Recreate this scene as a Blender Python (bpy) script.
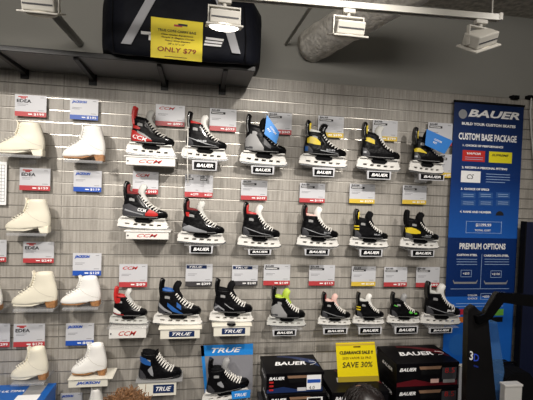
import bpy, bmesh, math, random
from mathutils import Vector, Matrix, noise
C = bpy.context.scene
for o in list(bpy.data.objects): bpy.data.objects.remove(o)
COL = C.collection
random.seed(4)
# ------------------------------------------------------------------ camera
YAW, PITCH, ROLL, DIST, CAMZ, FPX = -0.16251, -0.026283, -0.035424, 2.724, 1.70, 400.0
RM = Matrix.Rotation(YAW, 3, 'Z') @ Matrix.Rotation(PITCH, 3, 'X') @ Matrix.Rotation(ROLL, 3, 'Y')
cd = bpy.data.cameras.new('camera'); cam = bpy.data.objects.new('camera', cd); COL.objects.link(cam)
M4 = Matrix.Identity(4)
for i in range(3):
    M4[i][0] = RM[i][0]; M4[i][1] = RM[i][2]; M4[i][2] = -RM[i][1]
M4.translation = Vector((0, -DIST, CAMZ))
cam.matrix_world = M4
cd.sensor_width = 36; cd.sensor_fit = 'HORIZONTAL'; cd.lens = FPX / 533 * 36; cd.clip_start = .05
C.camera = cam
def W(px, py, d=0.0):
    """photo measurement -> place (x, z) on the vertical plane d metres in front of the wall"""
    v = RM @ Vector(((px - 266.5) / FPX, 1, -(py - 200) / FPX)); t = (DIST - d) / v[1]
    return Vector((v[0] * t, -d, CAMZ + v[2] * t))
# ------------------------------------------------------------------ world, lights, exposure
wd = bpy.data.worlds.new('world'); C.world = wd; wd.use_nodes = True
wd.node_tree.nodes['Background'].inputs[0].default_value = (1.0, .97, .93, 1)
wd.node_tree.nodes['Background'].inputs[1].default_value = .15
C.view_settings.view_transform = 'Standard'; C.view_settings.look = 'None'
C.view_settings.exposure = 0.06; C.view_settings.gamma = 1.0
WARM = (1.0, .94, .87)
def spot(name, loc, target, power, size=70, blend=.7, rad=.04):
    l = bpy.data.lights.new(name, 'SPOT'); l.energy = power; l.color = WARM; l.spot_size = math.radians(size)
    l.spot_blend = blend; l.shadow_soft_size = rad
    o = bpy.data.objects.new(name, l); COL.objects.link(o); o.location = loc
    o.rotation_euler = (Vector(target) - Vector(loc)).to_track_quat('-Z', 'Y').to_euler(); return o
def area(name, loc, target, power, sx, sy, col=WARM):
    l = bpy.data.lights.new(name, 'AREA'); l.energy = power; l.color = col; l.shape = 'RECTANGLE'; l.size = sx; l.size_y = sy
    o = bpy.data.objects.new(name, l); COL.objects.link(o); o.location = loc
    o.rotation_euler = (Vector(target) - Vector(loc)).to_track_quat('-Z', 'Y').to_euler(); return o
for k_, (x_, p_) in enumerate(((-1.15, 8), (-.10, 9), (.55, 7), (1.25, 4))):      # the wall track
    spot('track_spot', (x_, -.86, 2.38), (x_, 0, .95), p_, 100, 1)
spot('rear_track_spot', (-1.5, -2.1, 3.04), (-1.0, 0, .95), 185, 68, .75, .06)               # the track behind the photographer
spot('rear_track_spot', (.75, -2.1, 3.04), (.25, 0, .95), 175, 66, .75, .06)
spot('rear_track_spot', (1.95, -2.1, 3.04), (1.5, 0, .9), 110, 66, .75, .06)
area('ceiling_panel_rear', (-.4, -4.2, 2.95), (.1, 0, 2.4), 60, 2.4, .6)  # unseen fill light added at the rear, aimed high to lift the upper wall

# ------------------------------------------------------------------ materials
def mat(name, col, rough=.5, metal=0, emit=0, noise_s=0, noise_a=0, bump=0, bscale=200, coat=0):
    m = bpy.data.materials.new(name); m.use_nodes = True; nt = m.node_tree; b = nt.nodes['Principled BSDF']
    b.inputs['Base Color'].default_value = (*col, 1); b.inputs['Roughness'].default_value = rough; b.inputs['Metallic'].default_value = metal
    if coat: b.inputs['Coat Weight'].default_value = coat
    if emit:
        b.inputs['Emission Color'].default_value = (*col, 1); b.inputs['Emission Strength'].default_value = emit
    if noise_a or bump:
        tc = nt.nodes.new('ShaderNodeTexCoord'); n = nt.nodes.new('ShaderNodeTexNoise')
        n.inputs['Scale'].default_value = noise_s or bscale; nt.links.new(tc.outputs['Object'], n.inputs['Vector'])
        if noise_a:
            r = nt.nodes.new('ShaderNodeValToRGB')
            r.color_ramp.elements[0].color = (*[c * (1 - noise_a) for c in col], 1); r.color_ramp.elements[1].color = (*[min(1, c * (1 + noise_a)) for c in col], 1)
            r.color_ramp.elements[0].position = .3; r.color_ramp.elements[1].position = .7
            nt.links.new(n.outputs['Fac'], r.inputs['Fac']); nt.links.new(r.outputs['Color'], b.inputs['Base Color'])
        if bump:
            n2 = nt.nodes.new('ShaderNodeTexNoise'); n2.inputs['Scale'].default_value = bscale; nt.links.new(tc.outputs['Object'], n2.inputs['Vector'])
            bp = nt.nodes.new('ShaderNodeBump'); bp.inputs['Strength'].default_value = bump; bp.inputs['Distance'].default_value = .01
            nt.links.new(n2.outputs['Fac'], bp.inputs['Height']); nt.links.new(bp.outputs['Normal'], b.inputs['Normal'])
    return m
def S(r, g, b):  # sRGB 0-255 -> linear
    return tuple(((c / 255) / 12.92 if c / 255 <= .04045 else ((c / 255 + .055) / 1.055) ** 2.4) for c in (r, g, b))
BLK = mat('black_composite', S(14, 14, 16), .38, noise_s=60, noise_a=.25, bump=.5, bscale=45)
BLKG = mat('black_gloss', S(9, 9, 11), .22, coat=.3)
BLKM = mat('black_matte', S(15, 15, 17), .8)
DGRY = mat('dark_grey', S(62, 62, 66), .5)
GRYP = mat('grey_plastic', S(150, 150, 150), .4)
SILV = mat('silver_print', S(170, 172, 176), .35, .3)
WHT = mat('white_plastic', S(232, 230, 225), .35)
LACE = mat('white_lace', S(235, 232, 225), .85)
CREAM = mat('cream_board', S(232, 228, 214), .5)
RED = mat('red_print', S(188, 40, 38), .4)
DRED = mat('dark_red_fabric', S(110, 30, 30), .8)
YEL = mat('gold_print', S(222, 196, 40), .35)
LIME = mat('lime_print', S(180, 205, 70), .5)
GRN = mat('green_print', S(90, 190, 70), .5)
BLU = mat('blue_print', S(36, 90, 160), .4)
PINK = mat('pale_pink_felt', S(230, 190, 180), .9)
FELT = mat('pale_grey_felt', S(205, 205, 200), .9)
STEEL = mat('runner_steel', S(190, 192, 195), .25, .9)
LEW = mat('white_leather', S(246, 244, 239), .45, noise_s=9, noise_a=.03, bump=.05, bscale=60)
LEC = mat('ivory_leather', S(236, 230, 211), .45, noise_s=9, noise_a=.03, bump=.05, bscale=60)
WOOD = mat('stacked_leather_heel', S(158, 112, 70), .55, noise_s=80, noise_a=.3)
CARD = mat('card_paper', S(205, 206, 210), .35)
CRED = mat('card_red', S(186, 66, 70), .4)
CBLU = mat('card_blue', S(38, 84, 178), .4)
CYEL = mat('card_yellow', S(222, 190, 70), .4)
CDRK = mat('card_charcoal', S(66, 64, 66), .4)
CNAV = mat('navy_print', S(22, 44, 88), .4)
INK = mat('black_ink', S(28, 28, 32), .6)
INKG = mat('grey_ink', S(130, 130, 136), .6)
PWH = mat('white_print', S(250, 250, 250), .5)
SGR = mat('sign_red_ink', S(150, 22, 20), .6)
SIGNY = mat('yellow_card', S(248, 226, 20), .5)
BROWNI = mat('brown_ink', S(84, 40, 14), .6)
TRUEB = mat('bright_blue_print', S(40, 140, 225), .4)
BOXB = mat('blue_box_print', S(20, 96, 180), .4)
BOXK = mat('black_box_print', S(14, 13, 16), .35, noise_s=6, noise_a=.3)
BOXR = mat('dark_red_box_print', S(92, 20, 28), .35)
BOXN = mat('navy_box_print', S(30, 48, 92), .35)
CDB = mat('brown_cardboard', S(140, 108, 84), .8)
LAMPW = mat('lamp_housing_white', S(178, 175, 167), .45)
TRK = mat('track_white', S(182, 180, 172), .4)
GLOW = mat('lit_lamp_glass', (1, .93, .82), .4, emit=9)
MILK = mat('lamp_glass', S(190, 184, 168), .4)
BAGM = mat('bag_nylon', S(18, 20, 28), .6, noise_s=5, noise_a=.25, bump=.6, bscale=14)
WEB = mat('webbing_strap', S(176, 177, 182), .7)
SHELFM = mat('shelf_laminate', S(116, 116, 116), .6)
BRK = mat('bracket_black', S(16, 16, 18), .5)
for m_ in (BLK, BLKM, BAGM, BOXK): m_.node_tree.nodes['Principled BSDF'].inputs['Specular IOR Level'].default_value = .12
for m_ in (BLKG,): m_.node_tree.nodes['Principled BSDF'].inputs['Specular IOR Level'].default_value = .35
def clear(name, col, a):
    m = bpy.data.materials.new(name); m.use_nodes = True; nt = m.node_tree; b = nt.nodes['Principled BSDF']
    b.inputs['Base Color'].default_value = (*col, 1); b.inputs['Roughness'].default_value = .08; b.inputs['Alpha'].default_value = a; return m
ACR = clear('clear_acrylic', S(205, 206, 208), .20)
ACRB = clear('blue_tinted_acrylic', S(90, 140, 200), .38)

# ------------------------------------------------------------------ mesh helpers
def link(name, bm, m, parent=None, smooth=False, mats=None):
    me = bpy.data.meshes.new(name); bmesh.ops.recalc_face_normals(bm, faces=bm.faces); bm.to_mesh(me); bm.free()
    for x in (mats or [m]): me.materials.append(x)
    if smooth:
        for p in me.polygons: p.use_smooth = True
    o = bpy.data.objects.new(name, me); COL.objects.link(o)
    if parent:
        o.parent = parent
        # meshes are written in world coordinates: bring them to the parent's base
        me.transform(Matrix.Translation(-PBASE[parent.name]))
        if parent.name in PBASE: PBASE[o.name] = PBASE[parent.name]
    else: PBASE[o.name] = Vector((0, 0, 0))
    return o
PBASE = {}
def thing(name, label, cat, loc=(0, 0, 0), group=None):
    o = bpy.data.objects.new(name, None); COL.objects.link(o); o.location = loc; o['label'] = label; o['category'] = cat
    o.empty_display_size = .05
    if group: o['group'] = group
    PBASE[o.name] = Vector(loc); return o
def tag(o, label, cat, group=None):
    o['label'] = label; o['category'] = cat
    if group: o['group'] = group
    me = o.data; cs = [v.co for v in me.vertices]
    c = Vector(((min(v.x for v in cs) + max(v.x for v in cs)) / 2, (min(v.y for v in cs) + max(v.y for v in cs)) / 2, min(v.z for v in cs)))
    me.transform(Matrix.Translation(-c)); o.location = c; PBASE[o.name] = c
    return o
def struct(name, bm, m, smooth=False, mats=None):
    o = link(name, bm, m, None, smooth, mats); o['kind'] = 'structure'; return o
def box(bm, x0, x1, y0, y1, z0, z1, bev=0):
    r = bmesh.ops.create_cube(bm, size=1, matrix=Matrix.Translation(((x0 + x1) / 2, (y0 + y1) / 2, (z0 + z1) / 2)) @ Matrix.Diagonal((abs(x1 - x0), abs(y1 - y0), abs(z1 - z0), 1)))
    if bev:
        es = list({e for v in r['verts'] for e in v.link_edges}); bmesh.ops.bevel(bm, geom=es, offset=bev, segments=2, profile=.5, affect='EDGES')
def nb(): return bmesh.new()
def bx(*a, **k):
    bm = nb(); box(bm, *a, **k); return bm
def prism(bm, pts, y0, y1, hole=None):
    """polygon in x,z extruded from y0 to y1"""
    a = [bm.verts.new((x, y0, z)) for x, z in pts]; b = [bm.verts.new((x, y1, z)) for x, z in pts]
    n = len(pts); bm.faces.new(a); bm.faces.new(b[::-1])
    for i in range(n): bm.faces.new((a[i], a[(i + 1) % n], b[(i + 1) % n], b[i]))
def slab(bm, P, nrm, t):
    """polygon P of 3D points with thickness t along nrm"""
    n = Vector(nrm).normalized() * t; a = [bm.verts.new(Vector(p)) for p in P]; b = [bm.verts.new(Vector(p) + n) for p in P]
    k = len(P); bm.faces.new(a); bm.faces.new(b[::-1])
    for i in range(k): bm.faces.new((a[i], a[(i + 1) % k], b[(i + 1) % k], b[i]))
def rings(bm, R, cap0=True, cap1=True):
    V = [[bm.verts.new(p) for p in r] for r in R]; n = len(V[0])
    for i in range(len(V) - 1):
        for j in range(n):
            bm.faces.new((V[i][j], V[i][(j + 1) % n], V[i + 1][(j + 1) % n], V[i + 1][j]))
    if cap0: bm.faces.new(V[0][::-1])
    if cap1: bm.faces.new(V[-1])
    return V
def tube(bm, pts, r, n=8):
    pts = [Vector(p) for p in pts]; rr = r if isinstance(r, (list, tuple)) else [r] * len(pts); R = []
    up = None
    for i, p in enumerate(pts):
        t = (pts[min(i + 1, len(pts) - 1)] - pts[max(i - 1, 0)]).normalized()
        if up is None: up = t.orthogonal().normalized()
        up = (up - t * up.dot(t)).normalized(); s = t.cross(up)
        R.append([p + (up * math.cos(2 * math.pi * k / n) + s * math.sin(2 * math.pi * k / n)) * rr[i] for k in range(n)])
    rings(bm, R)
def grid(bm, P):
    V = [[bm.verts.new(p) for p in r] for r in P]
    for i in range(len(V) - 1):
        for j in range(len(V[0]) - 1): bm.faces.new((V[i][j], V[i][j + 1], V[i + 1][j + 1], V[i + 1][j]))
# lettering ----------------------------------------------------------
TC = {}
def glyphs(s, shear=0, bold=0):
    k = (s, shear, bold)
    if k not in TC:
        cu = bpy.data.curves.new('lettering_curve', 'FONT'); cu.body = s; cu.shear = shear; cu.offset = bold; cu.resolution_u = 2; cu.fill_mode = 'FRONT'
        ob = bpy.data.objects.new('lettering_curve', cu); me = bpy.data.meshes.new_from_object(ob)
        vs = [v.co.copy() for v in me.vertices]; fs = [tuple(p.vertices) for p in me.polygons]
        x0 = min(v.x for v in vs); x1 = max(v.x for v in vs); y0 = min(v.y for v in vs); y1 = max(v.y for v in vs)
        TC[k] = ([((v.x - x0) / (x1 - x0), (v.y - y0) / (y1 - y0)) for v in vs], fs)
        bpy.data.objects.remove(ob); bpy.data.curves.remove(cu); bpy.data.meshes.remove(me)
    return TC[k]
def write(bm, s, O, U, V, shear=0, bold=0, f=None):
    """lettering filling the parallelogram O, O+U (along), O+V (up)"""
    vs, fs = glyphs(s, shear, bold); O, U, V = Vector(O), Vector(U), Vector(V)
    bv = [bm.verts.new((f(O + U * a + V * b) if f else O + U * a + V * b)) for a, b in vs]
    for q in fs:
        try: bm.faces.new([bv[i] for i in q])
        except ValueError: pass
def wr(bm, s, x0, x1, z0, z1, y, shear=0, bold=0):
    write(bm, s, (x0, y, z0), (x1 - x0, 0, 0), (0, 0, z1 - z0), shear, bold)

# ------------------------------------------------------------------ the room
def wall_paint():
    return mat('painted_wall', S(150, 149, 143), .85, noise_s=1.2, noise_a=.04, bump=.05, bscale=90)
PITCHM = .0762; ZT = CAMZ + .6157 + 2 * PITCHM - .008
sl = bpy.data.materials.new('slatwall_laminate'); sl.use_nodes = True; nt = sl.node_tree; b = nt.nodes['Principled BSDF']
tc = nt.nodes.new('ShaderNodeTexCoord')
def nz(scale, mp):
    mpn = nt.nodes.new('ShaderNodeMapping'); mpn.inputs['Scale'].default_value = mp; nt.links.new(tc.outputs['Object'], mpn.inputs['Vector'])
    n = nt.nodes.new('ShaderNodeTexNoise'); n.inputs['Scale'].default_value = scale; n.inputs['Detail'].default_value = 3; nt.links.new(mpn.outputs['Vector'], n.inputs['Vector']); return n
n1 = nz(1, (90, 1, 5)); n2 = nz(1, (14, 1, 2)); n3 = nz(1, (60, 1, 260))
def mth(op, a, b_):
    m = nt.nodes.new('ShaderNodeMath'); m.operation = op
    for i, x in enumerate((a, b_)):
        if isinstance(x, (int, float)): m.inputs[i].default_value = x
        else: nt.links.new(x, m.inputs[i])
    return m.outputs[0]
s_ = mth('ADD', mth('MULTIPLY', n1.outputs['Fac'], .5), mth('ADD', mth('MULTIPLY', n2.outputs['Fac'], .3), mth('MULTIPLY', n3.outputs['Fac'], .2)))
rp = nt.nodes.new('ShaderNodeValToRGB'); e = rp.color_ramp.elements
e[0].position = .36; e[0].color = (*S(140, 135, 127), 1); e[1].position = .64; e[1].color = (*S(184, 179, 171), 1)
nt.links.new(s_, rp.inputs['Fac']); nt.links.new(rp.outputs['Color'], b.inputs['Base Color']); b.inputs['Roughness'].default_value = .5
LIP = mat('slatwall_metal_lip', S(176, 172, 164), .3, .7)
GROOVE = mat('slatwall_groove', S(112, 106, 100), .7)
XL, XR = -3.2, 4.2
bm = nb()
# profile running down the wall: plank faces, metal lips, recessed grooves
prof = []; z = ZT; nsl = int(ZT / PITCHM)
for i in range(nsl):
    zt = ZT - i * PITCHM; zb = zt - PITCHM
    prof += [(0.007, zt - .0005, 2), (0.0006, zt - .0005, 1), (0.0, zt - .0048, 0), (0.0, zb + .0026, 2), (0.007, zb + .0026, 2)]
V = [(bm.verts.new((XL, y, z)), bm.verts.new((XR, y, z))) for y, z, _ in prof]
for i in range(len(V) - 1):
    f = bm.faces.new((V[i][0], V[i + 1][0], V[i + 1][1], V[i][1])); f.material_index = prof[i][2]
    if prof[i][2] == 1: f.material_index = 1
    elif prof[i][2] == 0: f.material_index = 0
struct('wall_back', bm, None, mats=[sl, LIP, GROOVE])
UP = wall_paint()
struct('trim_1', bx(XL, XR, .017, .12, 0, 3.6), UP)
# panel seams of the slatwall
SEAM = mat('panel_seam', S(88, 84, 80), .7)
for k, px in enumerate((61.5, 320)):
    x = W(px, 200).x; bm = nb()
    for i in range(nsl):
        zt = ZT - i * PITCHM; box(bm, x - .0012, x + .0012, -.0006, .004, zt - PITCHM + .006, zt - .004)
    struct('trim_%d' % (k + 2), bm, SEAM)
struct('floor', bx(XL, XR, -6.5, .12, -.05, 0), mat('floor_carpet', S(70, 70, 74), .95, noise_s=40, noise_a=.2))
CEIL = mat('ceiling_spray', S(190, 184, 174), .95, noise_s=25, noise_a=.35, bump=1, bscale=40)
struct('ceiling', bx(W(395, 0).x - .02, XR, -6.5, .12, 3.08, 3.14), CEIL)
struct('ceiling_upper', bx(XL, W(395, 0).x + .03, -6.5, .12, 3.6, 3.66), CEIL)
struct('wall_left', bx(XL - .1, XL, -6.5, .12, 0, 3.66), UP)
struct('wall_right', bx(XR, XR + .1, -6.5, .12, 0, 3.66), UP)

# ------------------------------------------------------------------ shelf over the slatwall
SZ = 2.392; SX1 = .29; SX0 = XL
sh = thing('wall_shelf', 'long charcoal shelf on black brackets above the slatwall, under the equipment bag', 'shelf', (-1.4, -.2, SZ))
link('shelf_board', bx(SX0 + .3, SX1, -.38, -.002, SZ, SZ + .018), SHELFM, sh)
link('front_edge', bx(SX0 + .3, SX1, -.389, -.381, SZ - .006, SZ + .022, bev=.002), BRK, sh)
for px, yb in ((25, 79), (93, 85.5), (164.5, 90.5), (222, 95)):
    p = W(px, yb); x = p.x
    bm = nb(); box(bm, x - .024, x + .024, -.008, -.0008, p.z, SZ)
    a = [(-.008, p.z + .02), (-.008, SZ - .001), (-.36, SZ - .001), (-.36, SZ - .016), (-.05, p.z + .03)]
    va = [bm.verts.new((x - .013, y, z)) for y, z in a]; vb = [bm.verts.new((x + .013, y, z)) for y, z in a]
    bm.faces.new(va); bm.faces.new(vb[::-1])
    for i in range(5): bm.faces.new((va[i], va[(i + 1) % 5], vb[(i + 1) % 5], vb[i]))
    link('bracket', bm, BRK, sh)

# equipment bag -------------------------------------------------------
D0 = .46
bl = W(98, 62, D0); br = W(252, 74, D0 - .03)
bx0, bx1 = bl.x, W(262, 40, D0 - .03).x; bz = SZ + .0215
bag = thing('equipment_bag', 'large black nylon equipment bag with white straps lying on the high shelf', 'bag', ((bx0 + bx1) / 2, -.24, bz))
bm = nb(); H_ = .40; R = []
for i in range(13):
    t = i / 12; x = bx0 + (bx1 - bx0) * t
    e_ = min(1, math.sin(math.pi * min(max(t, .0), 1)) * 3.2 + .60); k = e_ if e_ < 1 else 1
    hd = .225 * k; hz = H_ * (.5 + .5 * k) * .5 * (1 + .02 * math.sin(i * 2.1)); ring = []
    for j in range(64):
        a = 2 * math.pi * j / 64; c, s = math.cos(a), math.sin(a); p = .5
        y = math.copysign(abs(c) ** p, c) * hd; zz = math.copysign(abs(s) ** p, s) * hz
        sag = .055 * min(1, max(0, (-(-.255 + y) - .396) / .06)) * (zz < 0) * (1 if .03 < t < .97 else .4)
        w = .010 * noise.noise(Vector((x * 9, a * 1.5, 1)))
        ring.append((x, -.255 + y * (1 + w * 2), bz + max(.0, hz + zz + w * (1 if zz > -hz * .9 else 0)) - sag))
    R.append(ring)
rings(bm, R); bo = link('bag_body', bm, BAGM, bag, True)
FY = -.255 - .225 - .006
def P(px, py, d=-FY): v = W(px, py, d); return Vector((v.x, -d, v.z))
for q in (((150, -8), (160, -8), (131, 44.5), (121, 43.5)), ((213, -8), (223, -8), (240.5, 54), (232, 53))):
    bm = nb(); slab(bm, [P(*a) for a in q], (0, -1, 0), .003); link('strap', bm, WEB, bag)
bm = nb()
for q in (((141, 31), (156, 32.5), (156, 35.5), (141, 34)), ((149, 34), (156, 35.5), (155, 41), (148.5, 40)),
          ((206, 37), (224, 39.2), (223.4, 41.3), (205.6, 39.2)), ((205, 40.3), (222.5, 42.2), (222, 44.2), (204.6, 42.3)), ((204.2, 43.3), (221.5, 45.1), (221, 47), (203.8, 45.2))):
    slab(bm, [P(*a) for a in q], (0, -1, 0), .0015)
link('lettering', bm, PWH, bag)
bm = nb(); tube(bm, [P(113, -4), P(112, 30), P(114, 56)], .003, 6); link('piping', bm, BLKM, bag)
bm = nb(); tube(bm, [P(244, 6), P(246, 40), P(245, 66)], .003, 6); link('piping', bm, BLKM, bag)

def card_px(name, label, cat, quad, d, m, items, group=None, t=.002, ydir=-1):
    """flat card whose 4 corners (tl, tr, br, bl) were measured in the photo; items: (text, x0, x1, yc, h, mat, shear, bold) in 0..1 card units"""
    TL, TR, BR, BL = [W(*q, d) for q in quad]
    base = (TL + TR + BR + BL) / 4; base.z = min(BL.z, BR.z)
    o = thing(name, label, cat, base, group)
    bm = nb(); slab(bm, [TL, TR, BR, BL], (0, 1, 0), t); link('card', bm, m, o)
    def at(u, v): return (TL * (1 - u) + TR * u) * (1 - v) + (BL * (1 - u) + BR * u) * v + Vector((0, -.0008, 0))
    by = {}
    for it in items:
        by.setdefault((it[5].name, it[0] is None), []).append(it)
    for (mn, isbar), L in by.items():
        bm = nb()
        for s, x0, x1, yc, h, mm, *r in L:
            if s is None:
                lift = r[0] if r else 0
                o4 = [at(x0, yc - h / 2), at(x1, yc - h / 2), at(x1, yc + h / 2), at(x0, yc + h / 2)]
                o4 = [p + Vector((0, -.0004 * lift, 0)) for p in o4]
                slab(bm, o4, (0, -1, 0), .0004)
            else:
                O = at(x0, yc + h / 2) + Vector((0, -.0016, 0)); write(bm, s, O, at(x1, yc + h / 2) - at(x0, yc + h / 2), at(x0, yc - h / 2) - at(x0, yc + h / 2), *(r[:2] if r else ()))
        link('panel' if isbar else 'lettering', bm, L[0][5], o)
    return o
card_px('price_sign', 'yellow ONLY $79 sign taped on the black equipment bag', 'sign', ((151, 16.5), (203, 22.5), (202, 62), (150.5, 57)), -FY + .008, SIGNY, [
    ('TRUE CORE CARRY BAG', .13, .87, .30, .06, INK, 0, .02), ('New Senior Equipment', .2, .82, .40, .045, BROWNI, .2, .02), ('Simple & Elegant Design', .2, .84, .475, .045, BROWNI, .2, .02),
    ('Heavy Duty Zippers', .27, .76, .55, .045, BROWNI, .2, .02), ('28" x 15" x 16"', .33, .66, .625, .04, BROWNI, .2, .02), ('ONLY $79', .13, .88, .78, .135, SGR, .1, .015),
    (None, .44, .6, .155, .05, RED), (None, .52, .7, .125, .05, INK, 1), (None, .27, .7, .945, .015, BROWNI)])

# ------------------------------------------------------------------ overhead: track, lamps, rods, duct
A = W(262, -2, .9); B = W(498, 17.5, .99); dirt = (B - A) / (B.x - A.x)
def TP(x): return A + dirt * (x - A.x)
tr = thing('light_track', 'long white ceiling lighting track running above the shelf and wall', 'light track', TP(.6))
bm = nb(); L0, L1 = TP(-1.9), TP(B.x)
n_ = Vector((0, 1, 0))
def beam(bm, a, b, hy, hz):
    R = [[p + Vector((0, sy * hy, sz * hz)) for sy, sz in ((-1, -1), (1, -1), (1, 1), (-1, 1))] for p in (a, b)]; rings(bm, R)
beam(bm, L0, L1, .017, .010); link('rail', bm, TRK, tr)
bm = nb()
bm.free()
for s in (-1, 1): bm = nb(); beam(bm, L0 + Vector((0, s * .013, -.014)), L1 + Vector((0, s * .013, -.014)), .004, .004); link('rail_lip', bm, TRK, tr)
bm = nb(); beam(bm, L1 - Vector((.004, 0, 0)), L1 + Vector((.012, 0, 0)), .019, .016); link('end_cap', bm, LAMPW, tr)
for x in (-1.6, -.3, B.x - .03):
    bm = nb(); p = TP(x); zc = 3.078 if x > 1 else 3.598; tube(bm, [p + Vector((0, 0, .012)), Vector((p.x, p.y, zc))], .003, 8); link('hanger_wire', bm, TRK, tr)
def lamp(px, label, tilt, az, lit=False, roll=0):
    # head under the track where the photo shows it
    lo, hi = -1.9, B.x
    for _ in range(40):
        mid = (lo + hi) / 2; v = RM.inverted() @ (TP(mid) - Vector((0, -DIST, CAMZ)))
        if 266.5 + FPX * v[0] / v[1] < px: lo = mid
        else: hi = mid
    p = TP(lo); o = thing('track_lamp', label, 'track light', p + Vector((0, 0, -.02)), 'white track lamps hanging over the skate wall')
    bm = nb(); box(bm, p.x - .03, p.x + .03, p.y - .014, p.y + .014, p.z - .040, p.z - .0185, bev=.004); tube(bm, [p + Vector((0, 0, -.038)), p + Vector((0, 0, -.055))], .009, 10); link('adapter', bm, LAMPW, o)
    c = p + Vector((0, 0, -.115)); Mx = Matrix.Translation(c) @ Matrix.Rotation(az, 4, 'Z') @ Matrix.Rotation(roll, 4, 'Y') @ Matrix.Rotation(tilt, 4, 'X')
    Ry = Matrix.Translation(c) @ Matrix.Rotation(az, 4, 'Z')
    def put(nm, bm, m, X=Mx, sm=False):
        bm.transform(X); return link(nm, bm, m, o, sm)
    bm = nb(); box(bm, -.072, .072, -.008, .008, .056, .062); box(bm, -.074, -.069, -.009, .009, -.03, .062); box(bm, .069, .074, -.009, .009, -.03, .062); put('yoke', bm, LAMPW, Ry)
    bm = nb(); box(bm, -.066, .066, -.045, .045, -.018, .040, bev=.006); put('housing', bm, LAMPW)
    bm = nb(); box(bm, -.060, .060, -.047, -.0455, .006, .012)
    put('vent_slot', bm, DGRY)
    bm = nb(); box(bm, -.082, .082, -.060, .060, -.027, -.0195, bev=.002); put('front_frame', bm, LAMPW)
    bm = nb(); bmesh.ops.create_uvsphere(bm, u_segments=24, v_segments=10, radius=1, matrix=Matrix.Translation((0, 0, -.027)) @ Matrix.Diagonal((.066, .052, .018, 1))); put('lamp_glass', bm, GLOW if lit else MILK, sm=True)
    return o
lamp(42, 'white track lamp in the top left corner, left of the black bag', math.radians(22), 0)
lamp(225, 'brightly lit white track lamp hanging in front of the black bag', math.radians(14), math.radians(2), True)
lamp(349, 'white track lamp hanging in front of the rough lagged pipe', math.radians(20), 0)
lamp(481, 'white track lamp nearest the right end of the track', math.radians(34), math.radians(10), roll=math.radians(-22))

PIPEM = mat('pipe_lagging', S(215, 211, 203), .95, noise_s=30, noise_a=.2, bump=1, bscale=45)
a = W(311, 46, -.01); b_ = W(452, -40, 1.0); bm = nb(); N = 26; R = []
dv = (b_ - a); t = dv.normalized(); u = t.orthogonal().normalized(); w = t.cross(u)
for i in range(N + 1):
    p = a + dv * (i / N); ring = []
    for k in range(28):
        an = 2 * math.pi * k / 28; r = .112 * (1 + .07 * noise.noise(Vector((i * .8, math.cos(an) * 2.5, math.sin(an) * 2.5)))); ring.append(p + (u * math.cos(an) + w * math.sin(an)) * r)
    R.append(ring)
rings(bm, R); tag(link('lagged_pipe', bm, PIPEM, None, True), 'thick grey pipe with rough lagging coming out of the upper wall', 'pipe')
RODM = mat('painted_rod', S(150, 148, 143), .5, .2)
bm = nb(); tube(bm, [W(79.5, 43), W(52, 12, .45), W(40, -4, .62)], .0235, 14); tag(link('support_tube', bm, RODM, None, True), 'thick grey tube slanting from the upper wall left of the bag', 'tube')
bm = nb(); tube(bm, [W(286, 44, .0), W(314, 2, .5), W(322, -10, .62)], .010, 10)
tag(link('support_rod', bm, RODM, None, True), 'thin slanting rod left of the rough lagged pipe', 'rod')

# ------------------------------------------------------------------ price cards
WING = lambda: [(None, .10, .40, .10, .05, RED, 1), (None, .18, .34, .16, .05, RED, 1)]
def card_items(kind, price):
    L = []
    band = {'edea': CRED, 'jackson': CBLU, 'ccm': CRED, 'bred': CRED, 'byel': CYEL, 'true': CDRK}[kind]
    L.append((None, 0, 1, .89, .22, band))
    L.append((price, .60, .94, .89, .12, PWH, 0, .02)); L.append((None, .42, .55, .89, .05, PWH, 3))
    L.append((None, .74, .92, .70, .02, INKG, 1)); L.append((None, .80, .92, .10, .02, INKG, 1))
    L.append((None, .08, .42, .44, .018, INKG, 1)); L.append((None, .08, .34, .50, .018, INKG, 1))
    if kind == 'edea': L += WING() + [('EDEA', .06, .52, .29, .15, INK, 0, .03)]
    if kind == 'jackson': L += [('JACKSON', .06, .60, .17, .16, CBLU, .3, .07)]
    if kind == 'ccm': L += [('CCM', .12, .66, .17, .14, RED, .4, .02)]
    if kind in ('bred', 'byel'): L += [('BAUER', .06, .38, .08, .08, INK, .2, .03), (None, .05, .58, .20, .10, INK, 1), (None, .08, .50, .20, .03, PWH, 3)]
    if kind == 'true': L += [(None, .03, .78, .13, .15, CNAV, 1), ('TRUE', .12, .62, .13, .09, PWH, .3, .02)]
    return L
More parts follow.
